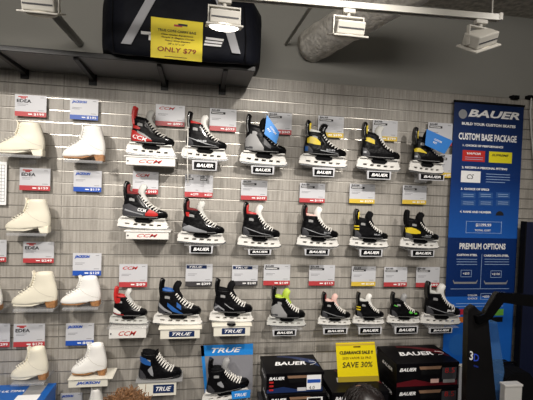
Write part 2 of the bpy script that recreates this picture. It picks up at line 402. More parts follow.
CARDS = [
 (15.1, 94, 46.2, 117.5, 'edea', '$199', 'topmost red banded card over the leftmost ivory figure boots'),
 (70.2, 98, 98, 120.6, 'jackson', '$105', 'topmost blue banded card above the white figure boots'),
 (19.8, 167.5, 50, 191, 'edea', '$159', 'red banded card just above the ivory boot of the second row'),
 (73.8, 170, 101.3, 192.2, 'jackson', '$119', 'blue banded card under the topmost white boot with wooden heel'),
 (23.4, 241.5, 53.7, 263, 'edea', '$249', 'red banded card just below the second ivory boot in the left column'),
 (-22, 239.5, 6.2, 262, 'edea', '$349', 'red banded card cut by the left picture edge, upper of two'),
 (73, 253, 101, 275.5, 'jackson', '$129', 'blue banded card right above the third row white boot'),
 (13.8, 324, 44.6, 346.3, 'edea', '$179', 'red banded card just above the lowest ivory figure boot'),
 (-20, 324, 9.6, 347, 'edea', '$299', 'red banded card cut by the left picture edge, lower of two'),
 (66, 323.5, 93.6, 345, 'jackson', '$89', 'blue banded card over the white boot on the cream stand'),
 (60.5, 393.5, 82, 411, 'jackson', '$79', 'blue lettered card at the bottom edge beside the blue box'),
 (155.9, 104, 184.4, 127, 'ccm', '$899', 'red banded card right of the topmost red and black skate'),
 (210, 108, 236, 132, 'bred', '$599', 'red banded card beside the top row skate with black red ankle lining'),
 (268, 112, 291.3, 135, 'bred', '$349', 'red banded card half behind the blue tag on the grey skate'),
 (318.4, 115.4, 343.3, 138, 'byel', '$999', 'yellow banded card behind the top row skate with yellow ankle'),
 (373, 119.5, 397, 141.5, 'byel', '$799', 'yellow banded card behind the fifth top row skate'),
 (428.4, 122, 451.7, 146, 'bred', '$599', 'card behind the large blue tag beside the tall banner'),
 (440.5, 154, 451, 178, 'byel', '$399', 'narrow yellow card right of the last top row skate'),
 (133, 171, 158, 194.5, 'ccm', '$449', 'red banded card above the grey and red second row skate'),
 (185.2, 174, 199, 197, 'bred', '$379', 'left of two narrow cards side by side above the second row'),
 (199.6, 175, 212.4, 197.5, 'bred', '$229', 'right of two narrow cards side by side above the second row'),
 (241.4, 179.7, 266.8, 200.5, 'bred', '$249', 'red banded card above the second row skate with red collar'),
 (300, 182.8, 324.6, 203, 'bred', '$199', 'red banded card above the second row skate with white tongue'),
 (350, 183.5, 374.5, 203.7, 'byel', '$299', 'yellow banded card above the narrow second row skate, left of two'),
 (403, 185, 426, 204.5, 'byel', '$199', 'yellow banded card nearest the banner in the second row'),
 (119.5, 264, 147, 287, 'ccm', '$89', 'red banded card above the small red child skate'),
 (186, 264, 212, 286.3, 'true', '$399', 'charcoal banded card between the two blue black skates'),
 (232.3, 265, 257.4, 285.4, 'true', '$249', 'charcoal banded card right of the second blue black skate'),
 (264, 264.3, 289.6, 285.2, 'bred', '$149', 'red banded card above the skate with lime tongue'),
 (309.4, 265, 334.3, 285.5, 'bred', '$119', 'red banded card above the small skate with pale pink tongue'),
 (352, 266.4, 375.2, 286, 'byel', '$129', 'yellow banded card above the small skate in the third row'),
 (384.5, 267, 406.7, 286.5, 'bred', '$79', 'red banded card above the small black and green skate'),
 (416.6, 267, 439, 287, 'bred', '$89', 'red banded card behind the third row skate nearest the banner'),
]
def card_straight(x0, y0, x1, y1, kind, price, label):
    a = W(x0, y0, .028); b = W(x1, y1, .028)
    # keep the card level on the wall
    o = thing('price_card', label, 'price card', ((a.x + b.x) / 2, -.028, b.z), 'price cards on the slatwall')
    CW, CH = b.x - a.x, a.z - b.z
    bm = nb(); box(bm, a.x, b.x, -.028, -.0255, b.z, a.z); link('card', bm, CARD, o)
    bm = nb(); box(bm, a.x + CW * .4, a.x + CW * .6, -.0255, .006, a.z - .012, a.z - .004); link('clip', bm, ACR, o)
    grp = {}
    for it in card_items(kind, price): grp.setdefault((it[5].name, it[0] is None), []).append(it)
    for (mn, bar), L in grp.items():
        bm = nb()
        for s, u0, u1, v, h, mm, *r in L:
            X0, X1, Z0, Z1 = a.x + CW * u0, a.x + CW * u1, a.z - CH * (v + h / 2), a.z - CH * (v - h / 2)
            if s is None:
                lf = .0003 * (r[0] if r else 0); box(bm, X0, X1, -.0284 - lf, -.0281 - lf * .5, Z0, Z1)
            else: wr(bm, s, X0, X1, Z0, Z1, -.0296, *(r[:2]))
        link('band' if bar and L[0][4] > .2 else 'print' if bar else 'lettering', bm, L[0][5], o)
for c in CARDS: card_straight(*c)
# size chart at the left edge
a = W(-14, 161, .028); b_ = W(6, 205, .028); o = thing('size_chart', 'white gridded size chart cut by the left picture edge', 'chart', ((a.x + b_.x) / 2, -.028, b_.z))
link('sheet', bx(a.x, b_.x, -.028, -.0255, b_.z, a.z), PWH, o)
bm = nb()
for i in range(12): z = a.z + (b_.z - a.z) * (i + 1) / 13; box(bm, a.x + .01, b_.x - .01, -.0288, -.0281, z - .0012, z + .0012)
for i in range(6): x = a.x + .01 + (b_.x - a.x - .02) * i / 5; box(bm, x - .001, x + .001, -.0288, -.0281, b_.z + .02, a.z - .02)
link('grid', bm, INKG, o)

# ------------------------------------------------------------------ skates
DS = .115
class Boot:
    def __init__(s, x0, L, z0, H, secs, mir=False, wk=1.0, pitch=.05, n=2.5):
        s.x0, s.L, s.z0, s.H, s.secs, s.mir, s.wk, s.pitch, s.n = x0, L, z0, H, secs, mir, wk, pitch, n
    def X(s, u): return s.x0 + (s.L * (1 - u) if s.mir else s.L * u)
    def Z(s, u, v): return s.z0 + s.H * (v - s.pitch * (u - .5))
    def pt(s, u, v, y): return Vector((s.X(u), -DS + y, s.Z(u, v)))
    def sec(s, v):
        S_ = s.secs
        if v <= S_[0][0]: return S_[0][1:]
        for a, b in zip(S_, S_[1:]):
            if v <= b[0]:
                t = (v - a[0]) / (b[0] - a[0]); return tuple(a[i] * (1 - t) + b[i] * t for i in (1, 2, 3))
        return S_[-1][1:]
    def hw(s, u, v):
        u0, u1, w = s.sec(v); q = abs((u - (u0 + u1) / 2) / ((u1 - u0) / 2)); q = min(q, .999)
        return w * s.wk * (1 - q ** s.n) ** (1 / s.n) * (1 - .18 * max(0, .35 - (u - u0) / (u1 - u0)))
    def ring(s, v, off=0, ush=0, k=36):
        u0, u1, w = s.sec(v); R = []
        for j in range(k):
            a = 2 * math.pi * j / k; c, sn = math.cos(a), math.sin(a); p = 2 / s.n
            q = math.copysign(abs(c) ** p, c); y = math.copysign(abs(sn) ** p, sn)
            u = (u0 + u1) / 2 + q * ((u1 - u0) / 2 + off / s.L + ush)
            R.append(s.pt(u, v, y * (w * s.wk + off) * (1 - .18 * max(0, .35 - (u - u0) / (u1 - u0)))))
        return R
    def shell(s, vs, recess=True, inner=.82):
        bm = nb(); R = [s.ring(v) for v in vs]
        if recess:
            u0, u1, w = s.sec(vs[-1]); old = s.secs
            top = [Vector(p) for p in R[-1]]; c = sum(top, Vector()) / len(top)
            R.append([c + (p - c) * inner for p in top]); R.append([c + (p - c) * inner - Vector((0, 0, s.H * .12)) for p in top])
        rings(bm, R); return bm
    def patch(s, cols, off=.0012, rows=4):
        """cols: (u, vlow, vhigh) -> strip lying on the near side of the boot"""
        bm = nb(); out = []
        for u, a, b in cols:
            out.append([s.pt(u, a + (b - a) * i / rows, -(s.hw(u, a + (b - a) * i / rows) + off)) for i in range(rows + 1)])
        grid(bm, out); return bm
    def onside(s, off=.002):
        def f(p):
            u = (p.x - s.x0) / s.L; u = 1 - u if s.mir else u; v = (p.z - s.z0) / s.H + s.pitch * (u - .5)
            return Vector((p.x, -DS - s.hw(u, v) - off, p.z))
        return f
def dens(cols, n=4):
    out = []
    for a, b in zip(cols, cols[1:]):
        for i in range(n): t = i / n; out.append(tuple(x * (1 - t) + y * t for x, y in zip(a, b)))
    return out + [cols[-1]]
def plate(bt, line, hws, th, m, name, par):
    bm = nb(); R = []; L = [Vector((bt.X(u), bt.Z(u, v))) for u, v in line]
    # smooth the line
    pts = []; ws = []
    for i in range(len(L) - 1):
        p0, p1, p2, p3 = L[max(i - 1, 0)], L[i], L[i + 1], L[min(i + 2, len(L) - 1)]
        for k in range(4):
            t = k / 4; pts.append(.5 * ((2 * p1) + (p2 - p0) * t + (2 * p0 - 5 * p1 + 4 * p2 - p3) * t * t + (3 * p1 - p0 - 3 * p2 + p3) * t ** 3)); ws.append(hws[i] * (1 - t) + hws[i + 1] * t)
    pts.append(L[-1]); ws.append(hws[-1])
    for i, p in enumerate(pts):
        t = (pts[min(i + 1, len(pts) - 1)] - pts[max(i - 1, 0)]).normalized(); nn = Vector((t.y, -t.x)); ring = []
        k_ = th * (1 if i < len(pts) - 2 else .6)
        for j in range(12):
            a = 2 * math.pi * j / 12; c, s_ = math.cos(a), math.sin(a); y = c * ws[i]; o_ = s_ * k_ + (c * c) * k_ * 1.2 * (1 if bt.mir else 1) * plate.curl
            q = p + nn * o_; ring.append(Vector((q.x, -DS + y, q.y)))
        R.append(ring)
    rings(bm, R); return link(name, bm, m, par, True)
plate.curl = 0
HS = [(.25, .08, .93, .034), (.275, .06, .975, .040), (.33, .045, 1.0, .044), (.38, .045, .99, .0445), (.415, .05, .95, .043), (.44, .055, .86, .042), (.47, .06, .75, .041), (.52, .07, .67, .040),
      (.58, .08, .60, .039), (.64, .088, .54, .038), (.70, .090, .485, .038), (.745, .085, .445, .037)]
HV = [.25, .262, .275, .30, .34, .375, .40, .42, .435, .45, .465, .485, .51, .54, .57, .60, .63, .66, .69, .72, .745]
def ground_text(bt, s, u0, u1, v0, v1, m, name, par, shear=.3, bold=.02, slope=0):
    bm = nb(); a = bt.pt(u0, v0, 0); b = bt.pt(u1, v0, 0) + Vector((0, 0, slope * bt.H)); c = bt.pt(u0, v1, 0)
    if bt.mir: return
    write(bm, s, a, b - a, c - a, shear, bold, bt.onside()); link(name, bm, m, par)
def hockey(hx, tx, yt, yb, label, shell=BLK, panels=(), text=None, lining=DRED, tongue=FELT, guard=BLKG, guardin=None, holder=WHT, arch=BLKM, lace=LACE, cap=BLKG, small=False, blade=True, dd=0, roller=False, dangle=False, lift=0, pit=.05, heelmat=None):
    mx = (hx + tx) / 2; a = W(hx, (yt + yb) / 2, DS); b = W(tx, (yt + yb) / 2 + 8, DS); zb = W(mx, yb, DS).z + lift; zt = W(hx + .12 * (tx - hx), yt, DS).z
    L, H = b.x - a.x, zt - zb
    wk = .8 if small else 1.0
    if blade: bt = Boot(a.x, L, zb, H, HS, wk=wk, pitch=pit)
    else: bt = Boot(a.x, L, zb - .26 * H / .52, H / .52, HS, wk=wk, pitch=.0)
    bt.zb = zb
    o = thing('hockey_skate' if blade else 'hockey_boot', label, 'skate', (a.x + L / 2, -DS, zb), 'hockey skates displayed side on')
    link('boot_shell', bt.shell(HV), shell, o, True)
    # toe cap
    bm = nb(); rows = []
    for v in (.285, .31, .34, .37, .395, .415):
        u0, u1, w = bt.sec(v); cu, hu = (u0 + u1) / 2, (u1 - u0) / 2; q = max(.2, min(.98, (.80 - cu) / hu)); th0 = math.acos(min(1, q ** (bt.n / 2))); r = []
        for j in range(15):
            th = -th0 + 2 * th0 * j / 14; c, s_ = math.cos(th), math.sin(th); p = 2 / bt.n
            r.append(bt.pt(cu + abs(c) ** p * (hu + .0016 / L), v, math.copysign(abs(s_) ** p, s_) * (w * wk + .0016)))
        rows.append(r)
    grid(bm, rows); link('toe_cap', bm, cap, o, True)
    # eyelet facing and laces
    EY = [(.465, .715), (.495, .67), (.53, .625), (.57, .58), (.615, .54), (.665, .505), (.73, .472), (.79, .453)]
    link('eyelet_facing', bt.patch(dens([(.36, .60, .735), (.43, .56, .72), (.50, .50, .64), (.58, .45, .58), (.66, .41, .50), (.74, .39, .458), (.80, .38, .44)]), .0014), BLKG if shell is not BLKG else BLK, o, True)
    if lining:
        bm = nb(); R = []
        for v, k in ((.70, .80), (.745, .84), (.785, .84), (.785, .66), (.72, .66)):
            u0, u1, w = bt.sec(.745); cu = (u0 + u1) / 2; hu = (u1 - u0) / 2 * k; R.append([bt.pt(cu + math.cos(2 * math.pi * j / 20) * hu, v + .02 * -math.cos(2 * math.pi * j / 20), math.sin(2 * math.pi * j / 20) * w * wk * k) for j in range(20)])
        rings(bm, R); link('collar_lining', bm, lining, o, True)
    if blade or True:
        plate.curl = -.6; hk = 1 if blade else .0
        if blade:
            plate(bt, [(.15, .62), (.125, .76), (.125, .88), (.14, .96), (.155, .995)], [.030 * wk, .028 * wk, .025 * wk, .020 * wk, .010], .016 * wk, guard, 'tendon_guard', o)
            if guardin:
                plate(bt, [(.185, .72), (.170, .82), (.172, .90), (.182, .955)], [.022 * wk, .021 * wk, .018 * wk, .006], .009 * wk, guardin, 'guard_lining', o)
        plate.curl = .5
        if blade:
            plate(bt, [(.53, .58), (.455, .69), (.43, .79), (.46, .88), (.53, .935)], [.024 * wk, .027 * wk, .029 * wk, .029 * wk, .024 * wk], .021 * wk, tongue, 'tongue', o)
        else:
            plate(bt, [(.53, .60), (.455, .69), (.43, .76), (.45, .80)], [.022, .026, .026, .018], .008, tongue, 'tongue', o)
        plate.curl = 0
    bm = nb()
    for i, (u, v) in enumerate(EY):
        p = []
        du, dv = -.035, -.042
        for k in range(4):
            f = 1 - k / 3; uu, vv = u + du * f, v + dv * f; p.append(bt.pt(uu, vv, -(bt.hw(uu, vv) + .002)))
        r = bt.hw(u, v)
        nx = .022; ov = [bt.pt(u + nx, v + nx, -r * .55), bt.pt(u + nx * 1.2, v + nx * 1.2, 0), bt.pt(u + nx, v + nx, r * .55)]
        q = [Vector((x.x, 2 * -DS - x.y, x.z)) for x in p[::-1]]
        tube(bm, p + ov + q, .0034 * (wk), 6)
        if i < len(EY) - 1:
            u2, v2 = EY[i + 1]; tube(bm, [bt.pt(u - .02, v - .025, -(bt.hw(u - .02, v - .025) + .003)), bt.pt((u + u2) / 2 + .03, (v + v2) / 2 + .03, -.010), bt.pt(u2 + .02, v2 + .022, .012)], .0025 * wk, 6)
    link('laces', bm, lace, o, True)
    if dangle:
        bm = nb(); p0 = W(188, 127, DS + .05); p1 = W(187, 150, DS + .055); p2 = W(188, 183, DS + .05); tube(bm, [p0, (p0 + p1) / 2 + Vector((.002, 0, 0)), p1, (p1 + p2) / 2, p2], .0033, 6); link('hanging_lace', bm, lace, o, True)
    link('heel_panel', bt.patch(dens([(.07, .28, .46), (.14, .28, .43), (.22, .28, .34)]), .0011), DGRY, o, True)
    link('sole_line', bt.patch(dens([(.10, .275, .285), (.4, .272, .282), (.7, .285, .295), (.9, .30, .31)]), .0013, rows=1), GRYP, o, True)
    link('ankle_mark', bt.patch(dens([(.20, .60, .655), (.25, .60, .66), (.31, .595, .645)]), .0013, rows=1), GRYP, o, True)
    for i, (m, cols) in enumerate(panels): link('side_panel', bt.patch(dens(cols), .0016 + .0004 * i), m, o, True)
    if text:
        for tx_ in text: ground_text(bt, *tx_[:5], tx_[5], 'lettering', o, slope=(tx_[6] if len(tx_) > 6 else 0))
    if blade:
        def PZ(u, v): return (bt.X(u), bt.Z(u, v))
        bm = nb(); y0, y1 = -DS - .008, -DS + .008
        prism(bm, [PZ(-.05, .050), PZ(.3, .035), PZ(.75, .04), PZ(.98, .060), PZ(1.03, .105), PZ(1.01, .125), PZ(.95, .100), PZ(.7, .090), PZ(.3, .086), PZ(-.045, .105)], y0, y1)   # lower rail
        prism(bm, [PZ(-.045, .135), PZ(.34, .128), PZ(.58, .128), PZ(.92, .135), PZ(1.0, .15), PZ(.96, .22), PZ(.92, .272), PZ(.66, .272), PZ(.60, .19), PZ(.42, .19), PZ(.36, .272), PZ(.06, .272), PZ(-.02, .21)], y0, y1)
        for u0, u1 in ((-.045, .10), (.19, .28), (.36, .44), (.53, .61), (.69, .77), (.85, .98)):
            prism(bm, [PZ(u0, .07), PZ(u1 - .01, .07), PZ(u1 + .02, .155), PZ(u0 + .02, .155)], y0 + .0005, y1 - .0005)
        link('blade_holder', bm, holder, o)
        bm = nb(); box(bm, *sorted((bt.X(.03), bt.X(.36))), -DS - .024 * wk, -DS + .024 * wk, bt.Z(.2, .245), bt.Z(.2, .272)); box(bm, bt.X(.62), bt.X(.95), -DS - .030 * wk, -DS + .030 * wk, bt.Z(.8, .25), bt.Z(.8, .272)); link('mounting_plate', bm, holder, o)
        bm = nb(); prism(bm, [PZ(.34, .155), PZ(.62, .155), PZ(.69, .20), PZ(.64, .285), PZ(.38, .285), PZ(.29, .20)], y0 - .008, y1 + .008); link('arch_block', bm, arch, o)
        bm = nb(); pl = [(-.02, .075), (-.035, .035), (-.0, .012), (.3, .012), (.7, .017), (.97, .03), (1.035, .06), (1.04, .09), (1.01, .09)]
        pts = [PZ(*q) for q in pl]; pts = [(x, max(z, zb + .0005)) for x, z in pts]; prism(bm, pts, -DS - .0016, -DS + .0016); link('steel_runner', bm, STEEL, o)
    return o, bt

def sign_text(bm_, s, x0, x1, z0, z1, y, **k): wr(bm_, s, x0, x1, z0, z1, y, **k)
def holder_bauer(x0, y0, x1, y1, zb, cx, L, label, grey=False):
    """clear tray on a bracket with a small black sign under its front edge"""
    ds = .165; a = W(x0, y0, ds); b = W(x1, y1, ds); o = thing('skate_stand', label, 'display stand', (cx, -.09, b.z), 'clear skate stands with a black sign')
    bm = nb(); box(bm, cx - L * .40, cx + L * .40, -.162, -.045, zb - .0045, zb - .0005, bev=.001); box(bm, cx - .05, cx + .05, -.045, .014, zb - .012, zb - .0045); box(bm, cx - .05, cx + .05, -.05, -.044, zb - .06, zb - .004)
    link('tray', bm, ACR, o)
    zt = min(a.z, zb - .004)
    bm = nb(); prism(bm, [(a.x - .012, zb - .004), (b.x + .012, zb - .004), (b.x + .008, b.z - .006), (a.x - .008, b.z - .006)], -.1635, -.150); link('sign_frame', bm, CARD, o)
    link('sign_plate', bx(a.x, b.x, -.1665, -.1637, b.z, zt, bev=.0008), BLKG, o)
    bm = nb(); h = (zt - b.z); wr(bm, 'BAUER', a.x + (b.x - a.x) * .12, b.x - (b.x - a.x) * .10, b.z + h * .28, zt - h * .25, -.1672, shear=.25, bold=.035); link('lettering', bm, PWH, o)
    return o
def holder_white(x0, y0, x1, y1, zb, label, kind, skate_w=None, slabx=None, disc=False):
    """white box stand with a projecting top slab and printed front"""
    ds = .165; a = W(x0, y0, ds); b = W(x1, y1, ds); cx = (a.x + b.x) / 2
    o = thing('skate_stand', label, 'display stand', (cx, -.09, b.z), 'white box skate stands')
    sx0, sx1 = (W(slabx[0], y0, ds).x, W(slabx[1], y0, ds).x) if slabx else (a.x - .012, b.x + .012)
    col = CREAM if kind in ('true', 'jackson') else WHT
    bm = nb(); box(bm, sx0, sx1, -.172, -.03, zb - .008, zb - .0005, bev=.0015); link('top_slab', bm, GRYP if kind == 'roller' else (ACR if kind == 'ccmc' else col), o)
    bm = nb(); box(bm, a.x, b.x, -.166, -.035, b.z, zb - .008, bev=.002); box(bm, cx - .04, cx + .04, -.035, .014, b.z + .01, b.z + .03); link('stand_box', bm, CREAM if kind == 'roller' else col, o)
    h = zb - .008 - b.z; w = b.x - a.x
    if kind in ('ccm', 'ccmc'):
        bm = nb(); wr(bm, 'CCM', cx - w * .24, cx + w * .24, b.z + h * .28, b.z + h * .74, -.1675, shear=.4, bold=.01); link('lettering', bm, RED, o)
        bm = nb(); tube(bm, [Vector((a.x + .012, -.160, b.z + h * .5)), Vector((a.x + .012, -.169, b.z + h * .5))], .005, 10); link('screw', bm, DGRY, o)
    if kind in ('true', 'roller'):
        k0, k1 = (.22, .86) if kind == 'true' else (.40, .94)
        link('sign_plate', bx(a.x + w * k0, a.x + w * k1, -.1682, -.1664, b.z + h * .22, b.z + h * .82), CNAV, o)
        bm = nb(); wr(bm, 'TRUE', a.x + w * (k0 + .07), a.x + w * (k1 - .07), b.z + h * .36, b.z + h * .68, -.169, shear=.35, bold=.02); link('lettering', bm, PWH, o)
    if kind == 'jackson':
        bm = nb(); wr(bm, 'JACKSON', a.x + w * .20, a.x + w * .82, b.z + h * .30, b.z + h * .78, -.1675, shear=.3, bold=.06); link('lettering', bm, CBLU, o)
    if disc:
        bm = nb(); bmesh.ops.create_cone(bm, cap_ends=True, segments=24, radius1=.03, radius2=.026, depth=.012, matrix=Matrix.Translation((cx - .005, -.155, zb + .0065))); tag(link('security_puck', bm, BLKG), 'small glossy dark disc lying on the stand before the second blue black skate', 'security disc')
    return o

# panel sets ----------------------------------------------------------
P_REDCCM = [(RED, [(.06, .30, .52), (.14, .29, .50), (.26, .29, .44), (.40, .30, .38), (.52, .31, .33)]), (GRYP, [(.20, .46, .50), (.34, .40, .45), (.50, .335, .36)]), (RED, [(.10, .55, .60), (.20, .53, .60), (.26, .53, .56)])]
P_GREY = [(SILV, [(.06, .30, .36), (.2, .29, .42), (.4, .28, .36), (.6, .275, .31)]), (RED, [(.10, .62, .70), (.2, .60, .70)])]
P_LINE = [(SILV, [(.10, .44, .455), (.3, .385, .40), (.5, .335, .35), (.75, .31, .32)])]
P_SILV = [(GRYP, [(.055, .30, .50), (.16, .29, .60), (.28, .29, .60), (.36, .29, .48), (.46, .29, .36)]), (DGRY, [(.46, .42, .56), (.54, .37, .48), (.62, .34, .40)])]
P_YEL = [(YEL, [(.10, .50, .62), (.18, .49, .64), (.28, .47, .62), (.38, .47, .53)]), (BLU, [(.06, .32, .42), (.12, .32, .42)]), (SILV, [(.38, .35, .37), (.6, .33, .345), (.78, .32, .33)])]
P_YEL2 = [(YEL, [(.11, .60, .67), (.20, .57, .67), (.32, .54, .62)]), (SILV, [(.08, .34, .38), (.14, .34, .38)])]
P_YEL3 = [(YEL, [(.07, .45, .53), (.18, .45, .54), (.30, .44, .49), (.38, .43, .45)]), (SILV, [(.07, .33, .37), (.14, .33, .37)])]
P_YEL4 = [(YEL, [(.06, .46, .50), (.16, .47, .51)]), (YEL, [(.06, .54, .57), (.16, .55, .58)])]
P_YEL5 = [(YEL, [(.07, .42, .54), (.18, .40, .56), (.30, .40, .53), (.42, .42, .47)]), (SILV, [(.45, .34, .35), (.7, .33, .34)])]
P_CC7 = [(DGRY, [(.05, .30, .50), (.2, .29, .54), (.4, .29, .46), (.55, .30, .36)]), (RED, [(.54, .31, .36), (.62, .31, .45), (.72, .31, .42), (.80, .33, .37)]), (SILV, [(.06, .40, .44), (.3, .36, .38), (.5, .32, .34)])]
P_TRUE = [(BLU, [(.26, .44, .52), (.38, .34, .44), (.52, .30, .35), (.60, .30, .31)]), (SILV, [(.07, .42, .50), (.2, .34, .40), (.36, .29, .32)]), (BLU, [(.46, .44, .54), (.56, .38, .46)])]
P_WHB = [(SILV, [(.06, .30, .36), (.15, .38, .42), (.3, .30, .34)]), (SILV, [(.30, .46, .48), (.42, .38, .40), (.52, .34, .36)])]
P_GRN = [(GRN, [(.58, .40, .44), (.64, .38, .46), (.70, .39, .42)]), (GRN, [(.76, .37, .40), (.82, .36, .41), (.86, .37, .39)]), (GRN, [(.10, .60, .64), (.22, .57, .60)])]
P_KID = [(RED, [(.08, .58, .74), (.16, .58, .74), (.26, .62, .72)]), (WHT, [(.06, .34, .46), (.14, .32, .44), (.28, .30, .36)]), (RED, [(.06, .31, .33), (.2, .29, .31), (.36, .28, .31)])]
W_ = lambda s, u0=.52, u1=.72, v0=.345, v1=.395, m=SILV, sl=-.0: (s, u0, u1, v0, v1, m, sl)

SK = [
 (128.8, 174.6, 107.4, 157, dict(panels=P_REDCCM, text=[('CCM', .10, .42, .345, .43, PWH, -.06)], guard=RED, lining=BLKM, tongue=FELT, cap=BLKG), 'black and red hockey skate, leftmost of the top row', ('ccm', 126, 156, 175, 166.7)),
 (184, 226.8, 112.3, 160.5, dict(panels=P_LINE, lining=RED, tongue=WHT, guard=BLKG, text=[W_('BAUER', .30, .52, .37, .41)], dangle=True), 'black hockey skate with a white lace hanging down beside its heel', ('b', 194, 161.5, 215.3, 169.8)),
 (242.4, 286.3, 115, 165.8, dict(panels=P_SILV, lining=BLKM, tongue=BLKM, guard=BLKG, shell=BLK), 'silver and black hockey skate with a blue hang tag', ('b', 253, 166.5, 272.5, 173.5)),
 (301.7, 346, 121, 167.6, dict(panels=P_YEL, lining=FELT, tongue=BLKG, guard=BLKG, guardin=YEL, text=[W_('BAUER', .5, .7, .36, .40)]), 'black hockey skate with a broad yellow ankle patch and blue heel', ('b', 314.5, 169, 333, 176)),
 (359, 399.4, 123, 171, dict(panels=P_YEL2, lining=BLKM, tongue=FELT, guard=BLKG, guardin=YEL), 'black hockey skate with small gold collar, fifth in the top row', ('b', 369, 171.5, 389.4, 178.8)),
 (411, 443, 128, 174, dict(panels=P_YEL3, lining=BLKM, tongue=BLKM, guard=BLKG, guardin=YEL), 'black and gold hockey skate carrying the large blue tag next the banner', ('b', 421, 173, 443, 180)),
 (120.3, 168, 182, 229.8, dict(panels=P_CC7, lining=DRED, tongue=FELT, guard=BLKG, guardin=DRED, text=[('CCM', .38, .56, .40, .47, PWH, -.02)]), 'grey black and red hockey skate, leftmost of the second row', ('ccm', 126, 231.3, 168.5, 239.6)),
 (180, 224.6, 198.7, 244.3, dict(panels=P_GREY, lining=DRED, tongue=FELT, guard=BLKG, guardin=DRED, shell=BLK), 'black hockey skate with grey sole band, second in the second row', ('b', 191, 245.6, 211, 252.6)),
 (240, 280, 202.5, 248, dict(panels=P_LINE, lining=RED, tongue=WHT, guard=BLKG, guardin=RED), 'black hockey skate with a red collar in the middle of second row', ('b', 250, 248, 269.5, 254)),
 (299, 338, 205, 247.6, dict(panels=P_LINE, lining=PINK, tongue=WHT, guard=BLKG, guardin=DRED, text=[W_('BAUER', .58, .76, .36, .40)]), 'black hockey skate with a tall white tongue in the second row', ('b', 306.5, 248, 327.8, 254.6)),
 (351.4, 387.5, 209.7, 248, dict(panels=P_YEL4, lining=BLKM, tongue=BLKM, guard=BLKG, guardin=YEL, text=[W_('BAUER', .55, .72, .36, .40)]), 'black hockey skate with thin gold heel stripes, fifth in second row', ('b', 361.4, 249, 381, 255.8)),
 (402, 438, 210.6, 249, dict(panels=P_YEL5, lining=BLKM, tongue=BLKM, guard=BLKM, text=[W_('BAUER', .55, .72, .36, .40)]), 'black and gold hockey skate nearest the banner in the second row', ('b', 413, 249.8, 433, 256)),
 (111.7, 147.4, 287, 324.5, dict(panels=P_KID, lining=RED, tongue=FELT, guard=RED, holder=FELT, small=True), 'small red and black child hockey skate above the white box stand', ('ccmc', 109, 325.7, 146, 337.8)),
 (155.8, 201.3, 279, 325.4, dict(panels=P_TRUE, lining=BLU, tongue=BLKM, guard=BLKG, guardin=None), 'black and blue hockey skate, left of the two on cream box stands', ('true', 160.5, 326, 199.7, 338.2)),
 (211.8, 252.6, 279, 322.5, dict(panels=P_WHB, lining=BLKM, tongue=BLKM, guard=BLKG, holder=WHT), 'black and silver hockey skate, right of the two on cream box stands', ('true', 214, 323.8, 250, 335.6)),
 (269, 305, 287, 327, dict(panels=P_SILV[:1], lining=LIME, tongue=LIME, guard=BLKG, holder=FELT), 'black and grey hockey skate with a lime tongue', ('b', 274.5, 327.8, 294.8, 334.8)),
 (319.6, 350.2, 292.5, 325.6, dict(panels=P_LINE, lining=PINK, tongue=PINK, guard=BLKG, guardin=DRED, small=True), 'small black hockey skate with a pale pink tongue', ('b', 325, 326.6, 346, 333)),
 (354.3, 383.4, 292.5, 324.7, dict(panels=P_YEL4, lining=FELT, tongue=WHT, guard=BLKG, small=True), 'small black hockey skate with gold side lines and white tongue', ('b', 360.4, 326, 380.2, 333)),
 (388.7, 419, 292.5, 324, dict(panels=P_GRN, lining=BLKM, tongue=GRYP, guard=BLKG, small=True), 'small black hockey skate with bright green marks', ('b', 396.5, 325.4, 416.6, 332.6)),
 (422.6, 459.5, 282, 325.3, dict(panels=P_LINE, lining=FELT, tongue=WHT, guard=BLKG, guardin=FELT, text=[W_('BAUER', .56, .76, .36, .41, PWH)]), 'black hockey skate with white tongue right in front of the banner edge', ('b', 431, 325.6, 451, 332)),
]
where = ['leftmost of the top row', 'with the white hanging lace', 'with the blue tag and silver heel', 'with the yellow ankle patch', 'with gold collar, fifth of the top row', 'with the large blue tag by the banner', 'grey and red, leftmost of the second row',
 'with grey sole band, second row', 'with the red collar, second row', 'with the tall white tongue, second row', 'with gold heel stripes, second row', 'nearest the banner, second row', 'red child size', 'black and blue', 'black and silver, third row',
 'with the lime tongue', 'with the pale pink tongue', 'small one with gold lines', 'small one with green marks', 'in front of the banner edge']
for i, (hx, tx, yt, yb, kw, label, hd) in enumerate(SK):
    o, bt = hockey(hx, tx, yt, yb, label, **kw)
    cx = bt.x0 + bt.L / 2
    if hd[0] == 'b': holder_bauer(hd[1], hd[2], hd[3], hd[4], bt.z0, cx, bt.L, 'clear stand with black sign under the skate ' + where[i])
    else: holder_white(hd[1], hd[2], hd[3], hd[4], bt.z0, ('cream' if hd[0] == 'true' else 'white') + ' stand under the skate ' + where[i], hd[0], disc=(i == 14))
